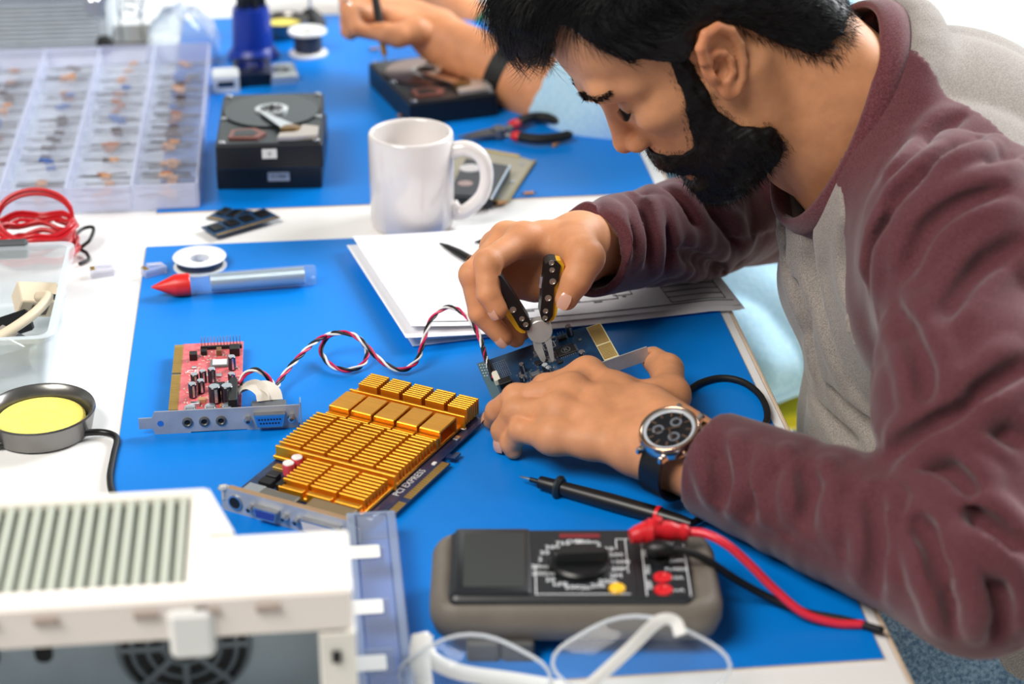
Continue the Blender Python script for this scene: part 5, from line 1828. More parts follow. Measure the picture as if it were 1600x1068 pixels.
# right hand: holds the pliers
RFI = [
    (jy([(818, 374, 1.445), (762, 410, 1.410), (763, 458, 1.398), (777, 483, 1.394)]), [1.15, 1.02, .92, .80]),
    (jy([(792, 374, 1.460), (738, 428, 1.425), (750, 488, 1.415), (786, 526, 1.410)]), [1.15, 1.0, .90, .78]),
    (jy([(778, 386, 1.478), (746, 440, 1.445), (772, 503, 1.430), (806, 528, 1.424)]), [1.08, .95, .85, .74]),
    (jy([(780, 402, 1.492), (762, 452, 1.468), (790, 500, 1.452), (815, 520, 1.446)]), [1.0, .85, .76, .66])]
RTH = (jy([(898, 376, 1.445), (914, 402, 1.412), (900, 436, 1.402), (885, 466, 1.400)]), [1.7, 1.3, 1.16, .92])
RW = jy([(905, 375, 1.462), (905, 400, 1.485)])
fr_ = hand(RFI, RTH, RW, (np.array([.262, 1.510, .072]) * cm, 2.0, 2.5), (1.25, 1.2))
pq = jy([(800, 432, 1.468), (838, 440, 1.462)])
for w_ in RW:
    fr_.cone(w_, pq[0], 1.9, 1.5, 1.0).cone(w_, pq[1], 1.9, 1.4, 1.0)
rV, rQ = fr_.mesh()


def hand_color(V, nails, palm_n=None):
    c = np.tile(SKIN_T * np.array([1.02, .99, .97]), (len(V), 1))
    for (P, d, r) in nails:
        w = np.clip(1.6 - np.linalg.norm(V - P, axis=1) / r, 0, 1)[:, None]
        c = c * (1 - w) + NAIL_T * w
    return c


def nail(P, d, out):
    dr_ = P[-1] - P[-2]
    dr_ /= np.linalg.norm(dr_)
    o_ = np.array(out, float)
    o_ -= dr_ * (o_ @ dr_)
    o_ /= np.linalg.norm(o_)
    return P[-1], dr_, o_


lC = hand_color(lV, [])
rC = hand_color(rV, [])
# coarse body under the clothes
bf = Field((22, 98, -28), (72, 182, 34), .6)
SHL, SHR = np.array([44.8, 122, 18.0]), np.array([47.0, 156, 16.5])
RELB = np.array([42.8, 169.5, 1.8])
bf.ell((49.5, 140, 8), (9.5, 14.5, 12), 0).ell((52, 140, -8), (10.5, 13.5, 13), 3).ell((55, 140, -19), (11, 14.5, 8), 3)
bf.cone(SHL, LELB, 4.2, 3.4, 2).cone(SHR, RELB, 4.2, 3.4, 2).cone(SHL, SHR, 4, 4, 3)
bf.cone(LELB, np.array([28.5, 115.5, 4.0]), 3.3, 2.4, 1).cone(RELB, np.array([26.2, 151.0, 7.2]), 3.3, 2.4, 1)
bf.cone((46, 140, 14), (43, 140, 18), 6.5, 6, 2)
bV, bQ = bf.mesh()
V = np.concatenate([head_w(hV), lV / cm, rV / cm, bV / cm])
o1, o2, o3 = len(hV), len(hV) + len(lV), len(hV) + len(lV) + len(rV)
Q = np.concatenate([hQ, lQ + o1, rQ + o2, bQ + o3])
Cc = np.concatenate([hcol, lC, rC, np.tile(SKIN_T, (len(bV), 1))])
PB = np.array([.55, 1.40, -.75])
man = thing('person', 'bearded man in a maroon and grey shirt bending over the bench with pliers', 'person', tuple(PB))
np_mesh('body', V - PB, Q, SKIN, man, Cc)
M_NAIL = mat('fingernail', (216, 164, 142), .25, coat=.3, sss=.1)
for (P, out) in ((RTH[0], (-.25, -1.0, .35)), (RFI[0][0], (-.75, -.65, .2)), (RFI[1][0], (-.5, -.8, -.1)), (LFI[1][0], (-.7, -.3, .7)), (LFI[2][0], (-.7, -.6, .4)), (LTH[0], (-.2, .3, .9))):
    c0, d0, o0 = nail(P, 0, out)
    s0 = np.cross(d0, o0)
    big = 1.2 if P is RTH[0] or P is LTH[0] else 1.0

    def nf(u, v, c0=c0, d0=d0, o0=o0, s0=s0, big=big):
        a = (u - .5) * 1.7
        w = .52 * big * (1 - .25 * abs(2 * v - 1) ** 3)
        rr = (.80 if P is not RTH[0] else .97)
        q = c0 + d0 * ((v - .42) * 1.05 * big) + s0 * math.sin(a) * w * 1.0 + o0 * (rr * big * .82 + .16 * math.cos(a) - .10 * (2 * v - 1) ** 2)
        return tuple(q / cm - PB)
    MB().sheet(nf, 8, 8).build('fingernail', M_NAIL, man, 180)

# ------------------------------------------------------------------ hair and beard
gx, gy, gz = hf.grid()
ff, aa, uu = [np.ascontiguousarray(v) for v in np.broadcast_arrays(gx.astype(np.float32), np.abs(gy).astype(np.float32), gz.astype(np.float32))]
hair = Field(hf.lo, hf.lo + 1, hf.h)
hair.n, hair.ax = hf.n, hf.ax
th = np.interp(uu, [-6, 0, 3, 6, 9, 14], [.45, .55, .45, .8, 1.7, 2.0]).astype(np.float32)
th = th * np.interp(ff, [-10, 1.5, 3, 5, 8, 10], [1.1, 1, .75, .8, .9, .7]).astype(np.float32)
hair.d = NOEAR - th
hair.ell((8.3, -1.8, 10.4), (2.8, 4.8, 2.7), 1.4)
hair.ell((10.0, -2.8, 9.2), (1.7, 3.0, 2.0), 1.0)
hair.ell((10.9, -2.9, 8.2), (1.0, 2.2, 1.4), .8)
hair.ell((-5.8, 0, 1.0), (4.3, 6.2, 5.2), 2)
edge = np.interp(ff, [-13, -9.4, -7, -5, -3.6, -2.6, -1.4, .2, 1.4, 2.0, 3.3, 4.2, 5.2, 6.2, 6.9, 8, 9.4, 14], [-5.4, -5.2, -5.9, -5.6, -3.4, -.6, 2.4, 2.7, 2.0, 1.6, 2.0, 3.5, 4.4, 6.3, 8.0, 7.9, 7.2, 6.9]).astype(np.float32)
edge = edge + 1.5 * np.clip((ff - 5.6) / 1.5, 0, 1) * np.clip((np.broadcast_to(gy, ff.shape) + 1.0) / 2.0, 0, 1)
edge = edge + .25 * np.sin(ff * 3.1) * np.sin(ff * 1.3 + 1)
hair.d = np.maximum(hair.d, (edge - uu) * .8)
hair.d = np.maximum(hair.d, np.where(uu < -1, aa - 7.2, -50)).astype(np.float32)
aV, aQ = hair.mesh()
aN = vnormals(aV, aQ)
rs = np.random.RandomState(4)


def flow(p):
    """combing direction: forward over the top, down and back on the sides"""
    f, l, u = p[:, 0], p[:, 1], p[:, 2]
    top = np.clip((u - 7.0) / 3.0, 0, 1)[:, None]
    front = np.clip((f - 5) / 4.0, 0, 1)[:, None]
    back = np.clip(-f / 6, 0, 1)
    o = 0 * f
    d_top = np.stack([o + 1.0, o - .30, o - .15], 1)
    d_fr = np.stack([o + .55, o - .15, o - 1.0], 1)
    d_side = np.stack([o - .35 - .35 * back, o, o - .9 + .2 * back], 1)
    d_tmp = np.stack([o + .1, o, o - 1.0], 1)
    return top * ((1 - front) * d_top + front * d_fr) + (1 - top) * ((1 - front) * d_side + front * d_tmp)


def combed(P, L):
    d = flow(P) + .35 * np.stack([wob(P, .7, 41), wob(P, .7, 42), wob(P, .7, 43)], 1)
    return d


M_HAIR.node_tree.nodes['Principled BSDF'].inputs['Anisotropic'].default_value = .4
dcl = combed(aV, 0)
dcl -= aN * (dcl * aN).sum(1, keepdims=True)
dcl /= np.linalg.norm(dcl, axis=1, keepdims=True) + 1e-9
lat = np.cross(aN, dcl)
groove = np.sin((aV * lat).sum(1) * 9 + 2.5 * wob(aV, .8, 7)) * .025 + wob(aV, 1.1, 5) * .06
hh = np_mesh('hair', head_w(aV + aN * groove[:, None]) - PB, aQ, M_HAIR, man)
sel = rs.choice(len(aV), 20000)
P0, N0 = aV[sel], aN[sel]
d = combed(P0, 0) + rs.normal(size=P0.shape) * .13
d -= N0 * (d * N0).sum(1, keepdims=True)
d /= np.linalg.norm(d, axis=1, keepdims=True) + 1e-9
Ls = (1.3 + 1.5 * np.clip((P0[:, 2] - 5) / 4, 0, 1) + .8 * np.clip((P0[:, 0] - 7) / 3, 0, 1)) * rs.uniform(.6, 1.25, len(P0))
Ls *= np.where(P0[:, 2] < 4.5, np.interp(P0[:, 0], [-9, -3, 1, 3, 5, 7], [.8, .8, .4, .4, .55, .9]), 1)
t = np.linspace(0, 1, 6)[None, :, None]
P = P0[:, None, :] - N0[:, None, :] * .08 + d[:, None, :] * (t * Ls[:, None, None]) + N0[:, None, :] * ((.20 * np.sin(t * 2.6) - .10 * t * t) * np.minimum(Ls, 1.8)[:, None, None])
P = P + rs.normal(size=(len(P0), 1, 3)) * .07 * t * t
sV, sQ = strands(P, .026)
np_mesh('hair_strands', head_w(sV) - PB, sQ, M_HAIR, hh)
# beard: a soft volume just above the jaw plus short whiskers
X2, Z2 = np.meshgrid(hf.ax[0], hf.ax[2], indexing='ij')
pin = in_poly(X2, Z2, BEARD_POLY)
PP = np.array(BEARD_POLY)
dm_ = np.full(X2.shape, 1e3)
for i in range(len(PP)):
    p0, p1 = PP[i], PP[(i + 1) % len(PP)]
    e = p1 - p0
    tt = np.clip(((X2 - p0[0]) * e[0] + (Z2 - p0[1]) * e[1]) / (e @ e), 0, 1)
    dm_ = np.minimum(dm_, np.hypot(X2 - p0[0] - e[0] * tt, Z2 - p0[1] - e[1] * tt))
sd = np.where(pin, -dm_, dm_)[:, None, :]
th = np.interp(uu, [-13, -10, -7, -5, -2, 2], [.75, .85, .70, .42, .34, .30]).astype(np.float32)
th = th * np.clip(.45 - sd / 1.6, .35, 1.0)
th = th * np.interp(ff, [6.5, 8.0], [1, .5]).astype(np.float32)
bd = Field(hf.lo, hf.lo + 1, hf.h)
bd.n, bd.ax = hf.n, hf.ax
dd_ = np.maximum(NOEAR - th, sd * .9)
dd_ = np.maximum(dd_, (-11.9 - uu) + np.maximum(0, (5.0 - ff)) * .75)
dd_ = np.maximum(dd_, .75 - np.sqrt(((ff - 9.5) / 2.4) ** 2 + (aa / 4.6) ** 2 + ((uu + 7.85) / 1.25) ** 2))
bd.d = dd_.astype(np.float32)
eV, eQ = bd.mesh()
eN = vnormals(eV, eQ)
be = np_mesh('beard', head_w(eV + eN * (wob(eV, 2.4, 9) * .10 + wob(eV, 6, 10) * .05)[:, None]) - PB, eQ, M_BEARD, man)


def whisk(P0, N0, Ls, wid, down=.75, outw=.75, jit=.3):
    d = N0 * outw + np.stack([.15 + 0 * P0[:, 0], 0 * P0[:, 0], -down + 0 * P0[:, 0]], 1) + rs.normal(size=P0.shape) * jit
    d /= np.linalg.norm(d, axis=1, keepdims=True)
    P = P0[:, None, :] - N0[:, None, :] * .06 + d[:, None, :] * (t * Ls[:, None, None]) + np.array([0, 0, -.25]) * (t * t) * Ls[:, None, None]
    return strands(P, wid)


sel = rs.choice(len(eV), 9000)
P0, N0 = eV[sel], eN[sel]
Ls = np.interp(P0[:, 2], [-12, -8, -4, 2], [.7, .55, .4, .25]) * rs.uniform(.5, 1.2, len(P0))
sV, sQ = whisk(P0, N0, Ls, .022)
np_mesh('whiskers', head_w(sV) - PB, sQ, M_BEARD, be)
# sparse stubble that feathers the edges of the beard and the hair
sdv = np.full(len(hV), 9.0)
for i in range(len(PP)):
    p0, p1 = PP[i], PP[(i + 1) % len(PP)]
    e = p1 - p0
    tt = np.clip(((hV[:, 0] - p0[0]) * e[0] + (hV[:, 2] - p0[1]) * e[1]) / (e @ e), 0, 1)
    sdv = np.minimum(sdv, np.hypot(hV[:, 0] - p0[0] - e[0] * tt, hV[:, 2] - p0[1] - e[1] * tt))
cand = np.where((sdv < .55) & (hV[:, 2] < 3) & (hV[:, 2] > -10.5) & (np.abs(hV[:, 1]) < 6.4) & (hV[:, 0] > 1.0))[0]
sel = rs.choice(cand, 2600)
sV, sQ = whisk(hV[sel], hN[sel], rs.uniform(.15, .38, len(sel)), .018, outw=.4)
np_mesh('stubble', head_w(sV) - PB, sQ, M_BEARD, be)
ev = np.interp(hV[:, 0], [-9.4, -7, -5, -3.6, -2.6, -1.4], [-5.2, -5.9, -5.6, -3.4, -.6, 2.6])
cand = np.where((hV[:, 0] < -2.0) & (np.abs(hV[:, 2] - ev + .3) < .9) & (np.abs(hV[:, 1]) < 7.2))[0]
sel = rs.choice(cand, 1800)
sV, sQ = whisk(hV[sel], hN[sel], rs.uniform(.4, 1.0, len(sel)), .022, down=.6, outw=.35)
np_mesh('nape_hair', head_w(sV) - PB, sQ, M_HAIR, hh)
# eyebrows and lashes grow from the skin
for s, nm in ((-1, 'eyebrow'), (1, 'eyebrow')):
    l_ = hV[:, 1] * s
    ub = 2.75 + .5 * np.sin(np.clip((l_ - .8) / 4.0, 0, 1) * 2.6)
    cand = np.where((l_ > .75) & (l_ < 5.0) & (np.abs(hV[:, 2] - ub) < .46 - .05 * l_) & (hV[:, 0] > 6.0))[0]
    sel = rs.choice(cand, 420)
    dv = np.stack([-.15 - .1 * l_[sel], s * .8 + 0 * l_[sel], .35 - .12 * l_[sel]], 1) + hN[sel] * .35 + rs.normal(size=(len(sel), 3)) * .2
    dv /= np.linalg.norm(dv, axis=1, keepdims=True)
    P = hV[sel][:, None, :] + dv[:, None, :] * t * rs.uniform(.4, .75, (len(sel), 1, 1))
    sV, sQ = strands(P, .03)
    np_mesh(nm, head_w(sV) - PB, sQ, M_BEARD, man)
    Pb = []
    for k in range(60):
        t_ = k / 59
        c0 = np.array([8.62 + .16 * math.sin(t_ * 3.14) - .42 * t_, s * (1.9 + 2.4 * t_), .42 - .26 * math.sin(t_ * 3.14)])
        dv = np.array([.75, s * (.6 * t_ - .1), -.55])
        Pb.append([c0 + dv * q * .75 + np.array([0, 0, .22]) * q * q for q in (0, .35, .7, 1)])
    sV, sQ = strands(np.array(Pb), .022)
    np_mesh('eyelashes', head_w(sV) - PB, sQ, M_BEARD, man)
del ff, aa, uu, th, dd_

# ------------------------------------------------------------------ shirt
from mathutils.bvhtree import BVHTree
M_MAROON = fabric('maroon_jersey', (80, 41, 46), (106, 62, 68), 1100, bump=.08)
M_GREYJ = fabric('grey_jersey', (130, 122, 116), (168, 160, 153), 1100, bump=.08)
M_BAND = fabric('maroon_rib', (84, 42, 48), (110, 62, 68), 700, bump=.14)
CUFL = LELB + (np.array([.240, 1.208, .043]) * cm - LELB) * .84
CUFR = np.array(Yp(918, 394, 1.455)) * cm
RC = head_w((-3.2, 0, -14.4)) * cm
RV = (head_w((4.5, 0, -18.3)) - head_w((-10.9, 0, -10.5))) * cm / 2
RW_ = np.array([0, 1.0, 0]) * 7.5
RN = np.cross(RV, RW_)
RN /= np.linalg.norm(RN)
if RN[2] < 0:
    RN = -RN

ring = []
for k in range(72):
    a_ = 2 * math.pi * k / 72
    ring.append(RC + RV * 1.07 * math.cos(a_) + RW_ * 1.09 * math.sin(a_) + RN * (.55 + .5 * math.sin(a_) ** 2 + .5 * max(0, math.cos(a_))))


def along(p, a, b):
    ba = b - a
    L = np.linalg.norm(ba)
    w = p - a
    t = (w @ (ba / L)) / L
    rvec = w - (t * L)[..., None] * (ba / L)
    return t, np.linalg.norm(rvec, axis=-1), rvec


def folds(PB_, a, b, n, amp, t0, t1, rmax, seed, skew=(0, 0, .22), sharp=1.0):
    """irregular creases running round a limb between two joints"""
    t, r, rv = along(PB_, a, b)
    env = np.clip((t - t0) / .14, 0, 1) * np.clip((t1 - t) / .14, 0, 1) * np.clip((rmax - r) / 1.5, 0, 1)
    ax0 = (b - a) / np.linalg.norm(b - a)
    e1 = np.cross(ax0, (0, 0, 1.0))
    e1 /= np.linalg.norm(e1)
    e2 = np.cross(ax0, e1)
    th_ = np.arctan2(rv @ e2, rv @ e1)
    rr = np.random.RandomState(seed)
    wp = wob(PB_, .16, seed) * 1.3
    tot = 0
    for i in range(4):
        k_ = n * rr.uniform(.55, 1.25)
        m_ = rr.choice([-1.5, -1, -.5, .5, 1, 1.5])
        ph = t * k_ * math.pi + m_ * th_ * .5 + rv @ np.array(skew) * rr.uniform(.3, 1.2) + wp + rr.uniform(0, 6.28)
        tot = tot + rr.uniform(.5, 1.0) * (2 * np.abs(np.sin(ph)) ** sharp - 1) * np.clip(.5 + .8 * wob(PB_, .25, seed + 5 + i), 0, 1.2)
    return env * amp * tot * .75


# crease lines as they lie on the cloth (photo positions, carried onto the sleeve surface): depth, width
CREASE_L = [
    ([(1387, 774), (1416, 797), (1445, 849), (1480, 913), (1503, 988)], .75), ([(1400, 780), (1433, 791), (1491, 820), (1537, 878), (1566, 942), (1561, 994)], .85),
    ([(1390, 768), (1410, 774), (1480, 780), (1537, 814), (1584, 855)], .75), ([(1425, 708), (1439, 716), (1480, 733), (1520, 768)], .65),
    ([(1400, 712), (1433, 681), (1503, 661), (1549, 664), (1590, 687)], .60), ([(1400, 700), (1485, 647), (1543, 606), (1600, 571)], .55),
    ([(1405, 780), (1410, 843), (1422, 890)], .6), ([(1440, 815), (1462, 862), (1475, 905)], .4),
    ([(1196, 718), (1206, 752), (1213, 794)], .20), ([(1260, 735), (1268, 770), (1266, 817)], .22), ([(1156, 712), (1164, 752), (1173, 800)], .20), ([(1118, 695), (1128, 735), (1132, 780)], .18),
    ([(1330, 770), (1338, 810), (1330, 860)], .22), ([(1366, 775), (1374, 850), (1366, 920)], .25),
    ([(1465, 286), (1428, 304), (1390, 342), (1367, 384), (1360, 445)], .75), ([(1583, 229), (1526, 262), (1470, 284)], .5), ([(1530, 215), (1480, 243), (1433, 281), (1395, 320)], .45),
    ([(1500, 185), (1450, 222), (1405, 270)], .35), ([(1560, 300), (1500, 320), (1450, 360), (1420, 420)], .35), ([(1590, 380), (1530, 420), (1470, 500)], .30), ([(1400, 480), (1440, 560), (1450, 620)], .30)]
CREASE_R = [
    ([(943, 318), (955, 345), (958, 385)], .45), ([(970, 308), (985, 340), (990, 385)], .6), ([(1009, 303), (1028, 335), (1042, 380), (1044, 410)], .65),
    ([(1042, 294), (1068, 325), (1084, 362), (1090, 400)], .65), ([(1075, 290), (1100, 320), (1120, 370)], .6), ([(990, 306), (1004, 330), (1012, 370), (1014, 400)], .45), ([(1110, 330), (1140, 370), (1150, 410)], .55), ([(1060, 390), (1100, 410), (1150, 425)], .4)]
CREASE_B = [
    ([(1225, 330), (1240, 420), (1262, 520), (1290, 600)], .55), ([(1262, 370), (1275, 450), (1305, 540), (1340, 610)], .5), ([(1330, 330), (1318, 420), (1335, 500), (1370, 560)], .5),
    ([(1240, 560), (1290, 640), (1330, 700)], .6), ([(1300, 600), (1350, 660), (1385, 690)], .5), ([(1215, 300), (1232, 360), (1236, 420)], .5)]


def piece(nm, side, lo, hi, h, mt, creases, parent):
    sf = Field(lo, hi, h)
    sf.ell((49.3, 140, 8.5), (11.6, 17, 13.5), 0)
    sf.ell((50, 140, 15.5), (9.5, 16, 9.8), 3)
    sf.ell((49, 140, 18.6), (8, 11, 8), 4)
    sf.ell((51.5, 140, -7), (12.2, 16, 13.5), 4)
    sf.ell((54.5, 140, -20), (13.5, 17.5, 9), 4)
    sf.ell((45.5, 143, 8), (7.5, 12, 10), 4)
    sf.cone((44, 140, 18), SHL, 6.2, 5.2, 5).cone((44, 140, 18), SHR, 6.2, 5.0, 5)
    sf.cone(SHL, SHL + (0, 4, -7), 6.0, 6.5, 4).cone(SHR, SHR + (0, -4, -7), 6.0, 6.5, 4)
    sf.cone(SHL, (LELB + SHL) / 2, 6.2, 5.9, 3).cone((LELB + SHL) / 2, LELB, 5.9, 5.2, 3)
    sf.cone(LELB, CUFL, 5.0, 3.75, 1.2)
    sf.cone(SHR, RELB, 6.0, 4.9, 3)
    sf.cone(RELB, CUFR, 4.9, 3.7, 1.5)
    for k in range(0, 72, 3):       # cloth carried up to the neckband
        p0, p1 = ring[k], ring[(k + 3) % 72]
        u0, u1 = [(p - RC) - RN * ((p - RC) @ RN) for p in (p0, p1)]
        u0, u1 = u0 / np.linalg.norm(u0), u1 / np.linalg.norm(u1)
        sf.cone(p0 - RN * 2.5 - u0 * .1, p1 - RN * 2.5 - u1 * .1, .9, .9, 2.4)
    # traced creases: find the cloth surface, then press a groove and raise the cloth beside it
    v_, q_ = sf.mesh()
    bvh = BVHTree.FromPolygons(v_.tolist(), q_.tolist())
    for pts, dep in creases:
        hit = []
        for x_, y_, _ in spl([(a[0], a[1], 0) for a in pts], 5):
            d_ = ray(x_, y_)
            loc_, nrm, _i, _d = bvh.ray_cast(Vector(CAM * cm), Vector(d_))
            if loc_ is not None:
                hit.append((np.array(loc_), np.array(nrm)))
        for i in range(len(hit) - 1):
            (p0, n0), (p1, n1) = hit[i], hit[i + 1]
            if np.linalg.norm(p1 - p0) > 5:
                continue
            w0 = math.sin(math.pi * (i + .5) / len(hit)) ** .5
            sd_ = np.cross(n0, (p1 - p0))
            sd_ /= np.linalg.norm(sd_) + 1e-9
            off = 1.3
            for s_ in (1, -1):
                sf.cone(p0 + sd_ * off * s_ - n0 * (.75 - .22 * dep * w0), p1 + sd_ * off * s_ - n1 * (.75 - .22 * dep * w0), .75, .75, .7)
        for i in range(len(hit) - 1):
            (p0, n0), (p1, n1) = hit[i], hit[i + 1]
            if np.linalg.norm(p1 - p0) > 5:
                continue
            w0 = math.sin(math.pi * (i + .5) / len(hit)) ** .5
            r_ = .38
            w1 = math.sin(math.pi * min(.98, (i + 1.5) / len(hit))) ** .5
            sf.cone(p0 + n0 * (r_ - .02 - dep * w0), p1 + n1 * (r_ - .02 - dep * w1), r_, r_, .8, 's')
    g = sf.grid()
    Pg = np.stack(np.broadcast_arrays(g[0], g[1], g[2]), -1).astype(np.float32)
    band = np.abs(sf.d) < 1.6
    B_ = Pg[band]
    disp = np.zeros(len(B_))
    if side == 'L':
        disp += folds(B_, LELB, CUFL, 7, .09, .28, .93, 7.5, 21, (.06, .06, .20), .9)
        disp += folds(B_, LELB, SHL, 5.0, .10, -.12, .55, 9, 23, (.25, -.20, .1), .8)
        disp += folds(B_, LELB, SHL, 4.0, .10, .45, 1.4, 9.5, 24, (-.25, .25, .1), .8)
    elif side == 'R':
        disp += folds(B_, RELB, CUFR, 7, .22, .12, .84, 7.0, 25, (.12, -.10, .12), .8)
        disp += folds(B_, RELB, CUFR, 5.0, .25, -.2, .5, 8, 26, (.2, .1, .2), .8)
    else:
        env = (np.abs(B_[:, 1] - 140) < 16) * (B_[:, 0] < 52) * np.clip((22 - B_[:, 2]) / 8, 0, 1)
        disp += env * .30 * (2 * np.abs(np.sin(B_[:, 1] * .36 + B_[:, 2] * .10 + 1.3 * wob(B_, .14, 30))) - 1)
    env = np.clip((B_[:, 0] - 40) / 6, 0, 1) * np.clip((B_[:, 2] - 4) / 6, 0, 1)
    disp += env * .22 * (2 * np.abs(np.sin(B_[:, 1] * .42 + B_[:, 0] * .30 - B_[:, 2] * .2 + 1.2 * wob(B_, .2, 33))) - 1)
    sf.d[band] -= disp.astype(np.float32)
    # neck opening
    rvh = RV / np.linalg.norm(RV)
    w = Pg - RC
    qx, qy, qz = (w @ rvh) / np.linalg.norm(RV), w[..., 1] / 7.5, w @ RN
    hole = np.maximum((np.sqrt(qx ** 2 + qy ** 2) - 1.0) * 6.5, -qz - np.where(qx > 0, 5.5, 2.2))
    full = np.maximum(sf.d, -hole)
    arms = {}
    seamL = np.minimum(133.0 + .5 * (Pg[..., 2] - 19), 133.5 - 1.6 * (Pg[..., 0] - 45.0)) - .35 * np.maximum(0, 4 - Pg[..., 2])
    for (sd, e, c, sh, base, zl, xl) in (('L', LELB, CUFL, SHL, Pg[..., 1] - seamL, 6, 37), ('R', RELB, CUFR, SHR, 280 - seamL - Pg[..., 1], 8, 38)):
        t1_, r1_, _ = along(Pg, e, c)
        t2_, r2_, _ = along(Pg, e, sh)
        L_ = np.linalg.norm(c - e)
        full = np.where((r1_ < 8) & (t1_ > .5), np.maximum(full, (t1_ - 1.0) * L_), full)
        full = np.where((r1_ < 6) & (t1_ > .6), np.maximum(full, -np.maximum(r1_ - 3.0, (.88 - t1_) * L_)), full)
        onarm = np.minimum(np.where(t1_ > -.2, r1_, 99), np.where((t2_ > -.2) & (t2_ < 1.1), r2_, 99)) - 7.2
        low_ = (Pg[..., 2] < zl) | (Pg[..., 0] < xl)
        arms[sd] = np.where(low_, np.maximum(base, onarm) if sd == 'L' else onarm, base)
    full = np.maximum(full, -27 - Pg[..., 2])
    if side == 'B':
        sf.d = np.maximum(full + .10, np.maximum(-arms['L'], -arms['R']) - 1.6).astype(np.float32)
    else:
        sf.d = np.maximum(full, arms[side]).astype(np.float32)
    v_, q_ = sf.mesh()
    o_ = np_mesh(nm, v_ / cm - PB, q_, mt, parent)
    md = o_.modifiers.new('smooth', 'SMOOTH')
    md.factor, md.iterations = .5, 3
    return o_


piece('shirt_body', 'B', (30, 112, -30), (72, 172, 34), .40, M_GREYJ, CREASE_B, man)
piece('sleeve', 'L', (20, 92, -6), (60, 140, 31), .27, M_MAROON, CREASE_L, man)
piece('sleeve', 'R', (19, 138, -8), (62, 180, 30), .27, M_MAROON, CREASE_R, man)
bandv, bandq = [], []
prof = [(.0, -1.2), (.45, -1.1), (.55, 0), (.35, 1.1), (.0, 1.25), (-.25, 1.0), (-.2, -1.0)]
for k in range(72):
    c_ = ring[k]
    rad_ = c_ - RC
    rad_ = rad_ - RN * (rad_ @ RN)
    rad_ /= np.linalg.norm(rad_)
    for (a1, a2) in prof:
        bandv.append((c_ + rad_ * (a1 - .22 * a2) + RN * a2 * .85) / cm - PB)
n_ = len(prof)
for k in range(72):
    l = (k + 1) % 72
    for j in range(n_):
        m_ = (j + 1) % n_
        bandq.append((k * n_ + j, k * n_ + m_, l * n_ + m_, l * n_ + j))
MB().add([tuple(v) for v in bandv], bandq).build('neckband', M_BAND, man, 180)
# jeans
M_JEAN = fabric('blue_denim', (92, 122, 150), (150, 176, 198), 300, bump=.5)
jf = Field((4, 118, -76), (72, 162, -8), .7)
jf.ell((55, 140, -24), (14, 18, 9), 0)
for y_ in (131, 149):
    jf.cone((53, y_, -22), (12, y_ - (y_ - 140) * -.2, -22), 8.4, 6.4, 3).cone((12, y_ + (y_ - 140) * .2, -22), (14, y_ + (y_ - 140) * .2, -67), 6.2, 4.6, 2)
jV, jQ = jf.mesh()
jo = np_mesh('jeans', jV / cm - PB, jQ, M_JEAN, man)
for y_ in (1.292, 1.508):
    loft(MB().at((.10 - PB[0], y_ - PB[1], 0)), [(-.13, .07, -.042, .042, .035, 0), (-.13, .07, -.045, .045, .038, .03), (-.10, .065, -.042, .042, .036, .06), (0, .06, -.038, .038, .034, .09)]).build('shoe', mat('shoe_dark', (40, 40, 44), .6), man, 60)

# ------------------------------------------------------------------ wristwatch
fd = (CUFL - LELB) / np.linalg.norm(CUFL - LELB)          # arm axis towards the hand
wc = np.array(T(1047, 676, .066))
wn = np.array([-.10, -.42, .90])
wn = wn - fd * (wn @ fd) * .8
wn /= np.linalg.norm(wn)
wx = fd - wn * (fd @ wn)
wx /= np.linalg.norm(wx)
wy = np.cross(wn, wx)
wt = thing('wristwatch', 'round chronograph wristwatch with a steel case on a black leather strap', 'watch', tuple(wc))
wt.rotation_euler = Matrix((tuple(wx), tuple(wy), tuple(wn))).transposed().to_euler()
M_ROSE = mat('rose_gold', (232, 190, 160), .18, 1.0)
M_DIAL = mat('dial_black', (20, 22, 26), .35)
cs = MB().lathe([(.0, -.006), (.019, -.006), (.0215, -.004), (.0222, .0), (.0215, .003), (.0200, .0052), (.0182, .0048), (.0180, .003), (0, .003)], 48).build('case', mat('watch_steel', (222, 214, 208), .16, 1.0), wt, 40)
MB().torus((0, 0, .0044), .0198, .0012, 48, 8).build('bezel', M_ROSE, cs, 180)
dl = MB().cyl((0, 0, .0025), .0181, .0009, 40).build('dial', M_DIAL, wt)
MB().ring((0, 0, .0033), .0158, .0180, .0003, 48).build('chapter_ring', mat('ring_silver', (222, 228, 234), .35, .3), dl)
for k in range(12):
    a_ = k * math.pi / 6
    MB().at((0, 0, 0), (0, 0, a_)).box((.0135, 0, .0037), (.0040 if k % 3 else .0052, .0016, .0005)).build('hour_mark', M_ROSE, dl)
for (x_, y_) in ((.0, -.0078), (-.0068, .0038), (.0068, .0038)):
    MB().ring((x_, y_, .0034), .0026, .0042, .0004, 24).build('sub_dial', mat('sub_silver', (150, 158, 168), .3, .5), dl)
    MB().box((x_ + .001, y_, .0040), (.003, .0005, .0003)).build('sub_hand', M_ROSE, dl)
for (l_, a_, w_) in ((.0115, 2.4, .0012), (.0085, 3.9, .0015), (.013, .9, .0005)):
    MB().at((0, 0, 0), (0, 0, a_)).box((l_ * .42, 0, .0045), (l_, w_, .0004)).build('watch_hand', M_ROSE, dl)
MB().cyl((0, 0, .0049), .0178, .0005, 40).build('crystal', clear_mat('watch_crystal', (250, 250, 252), .10, 0), wt)
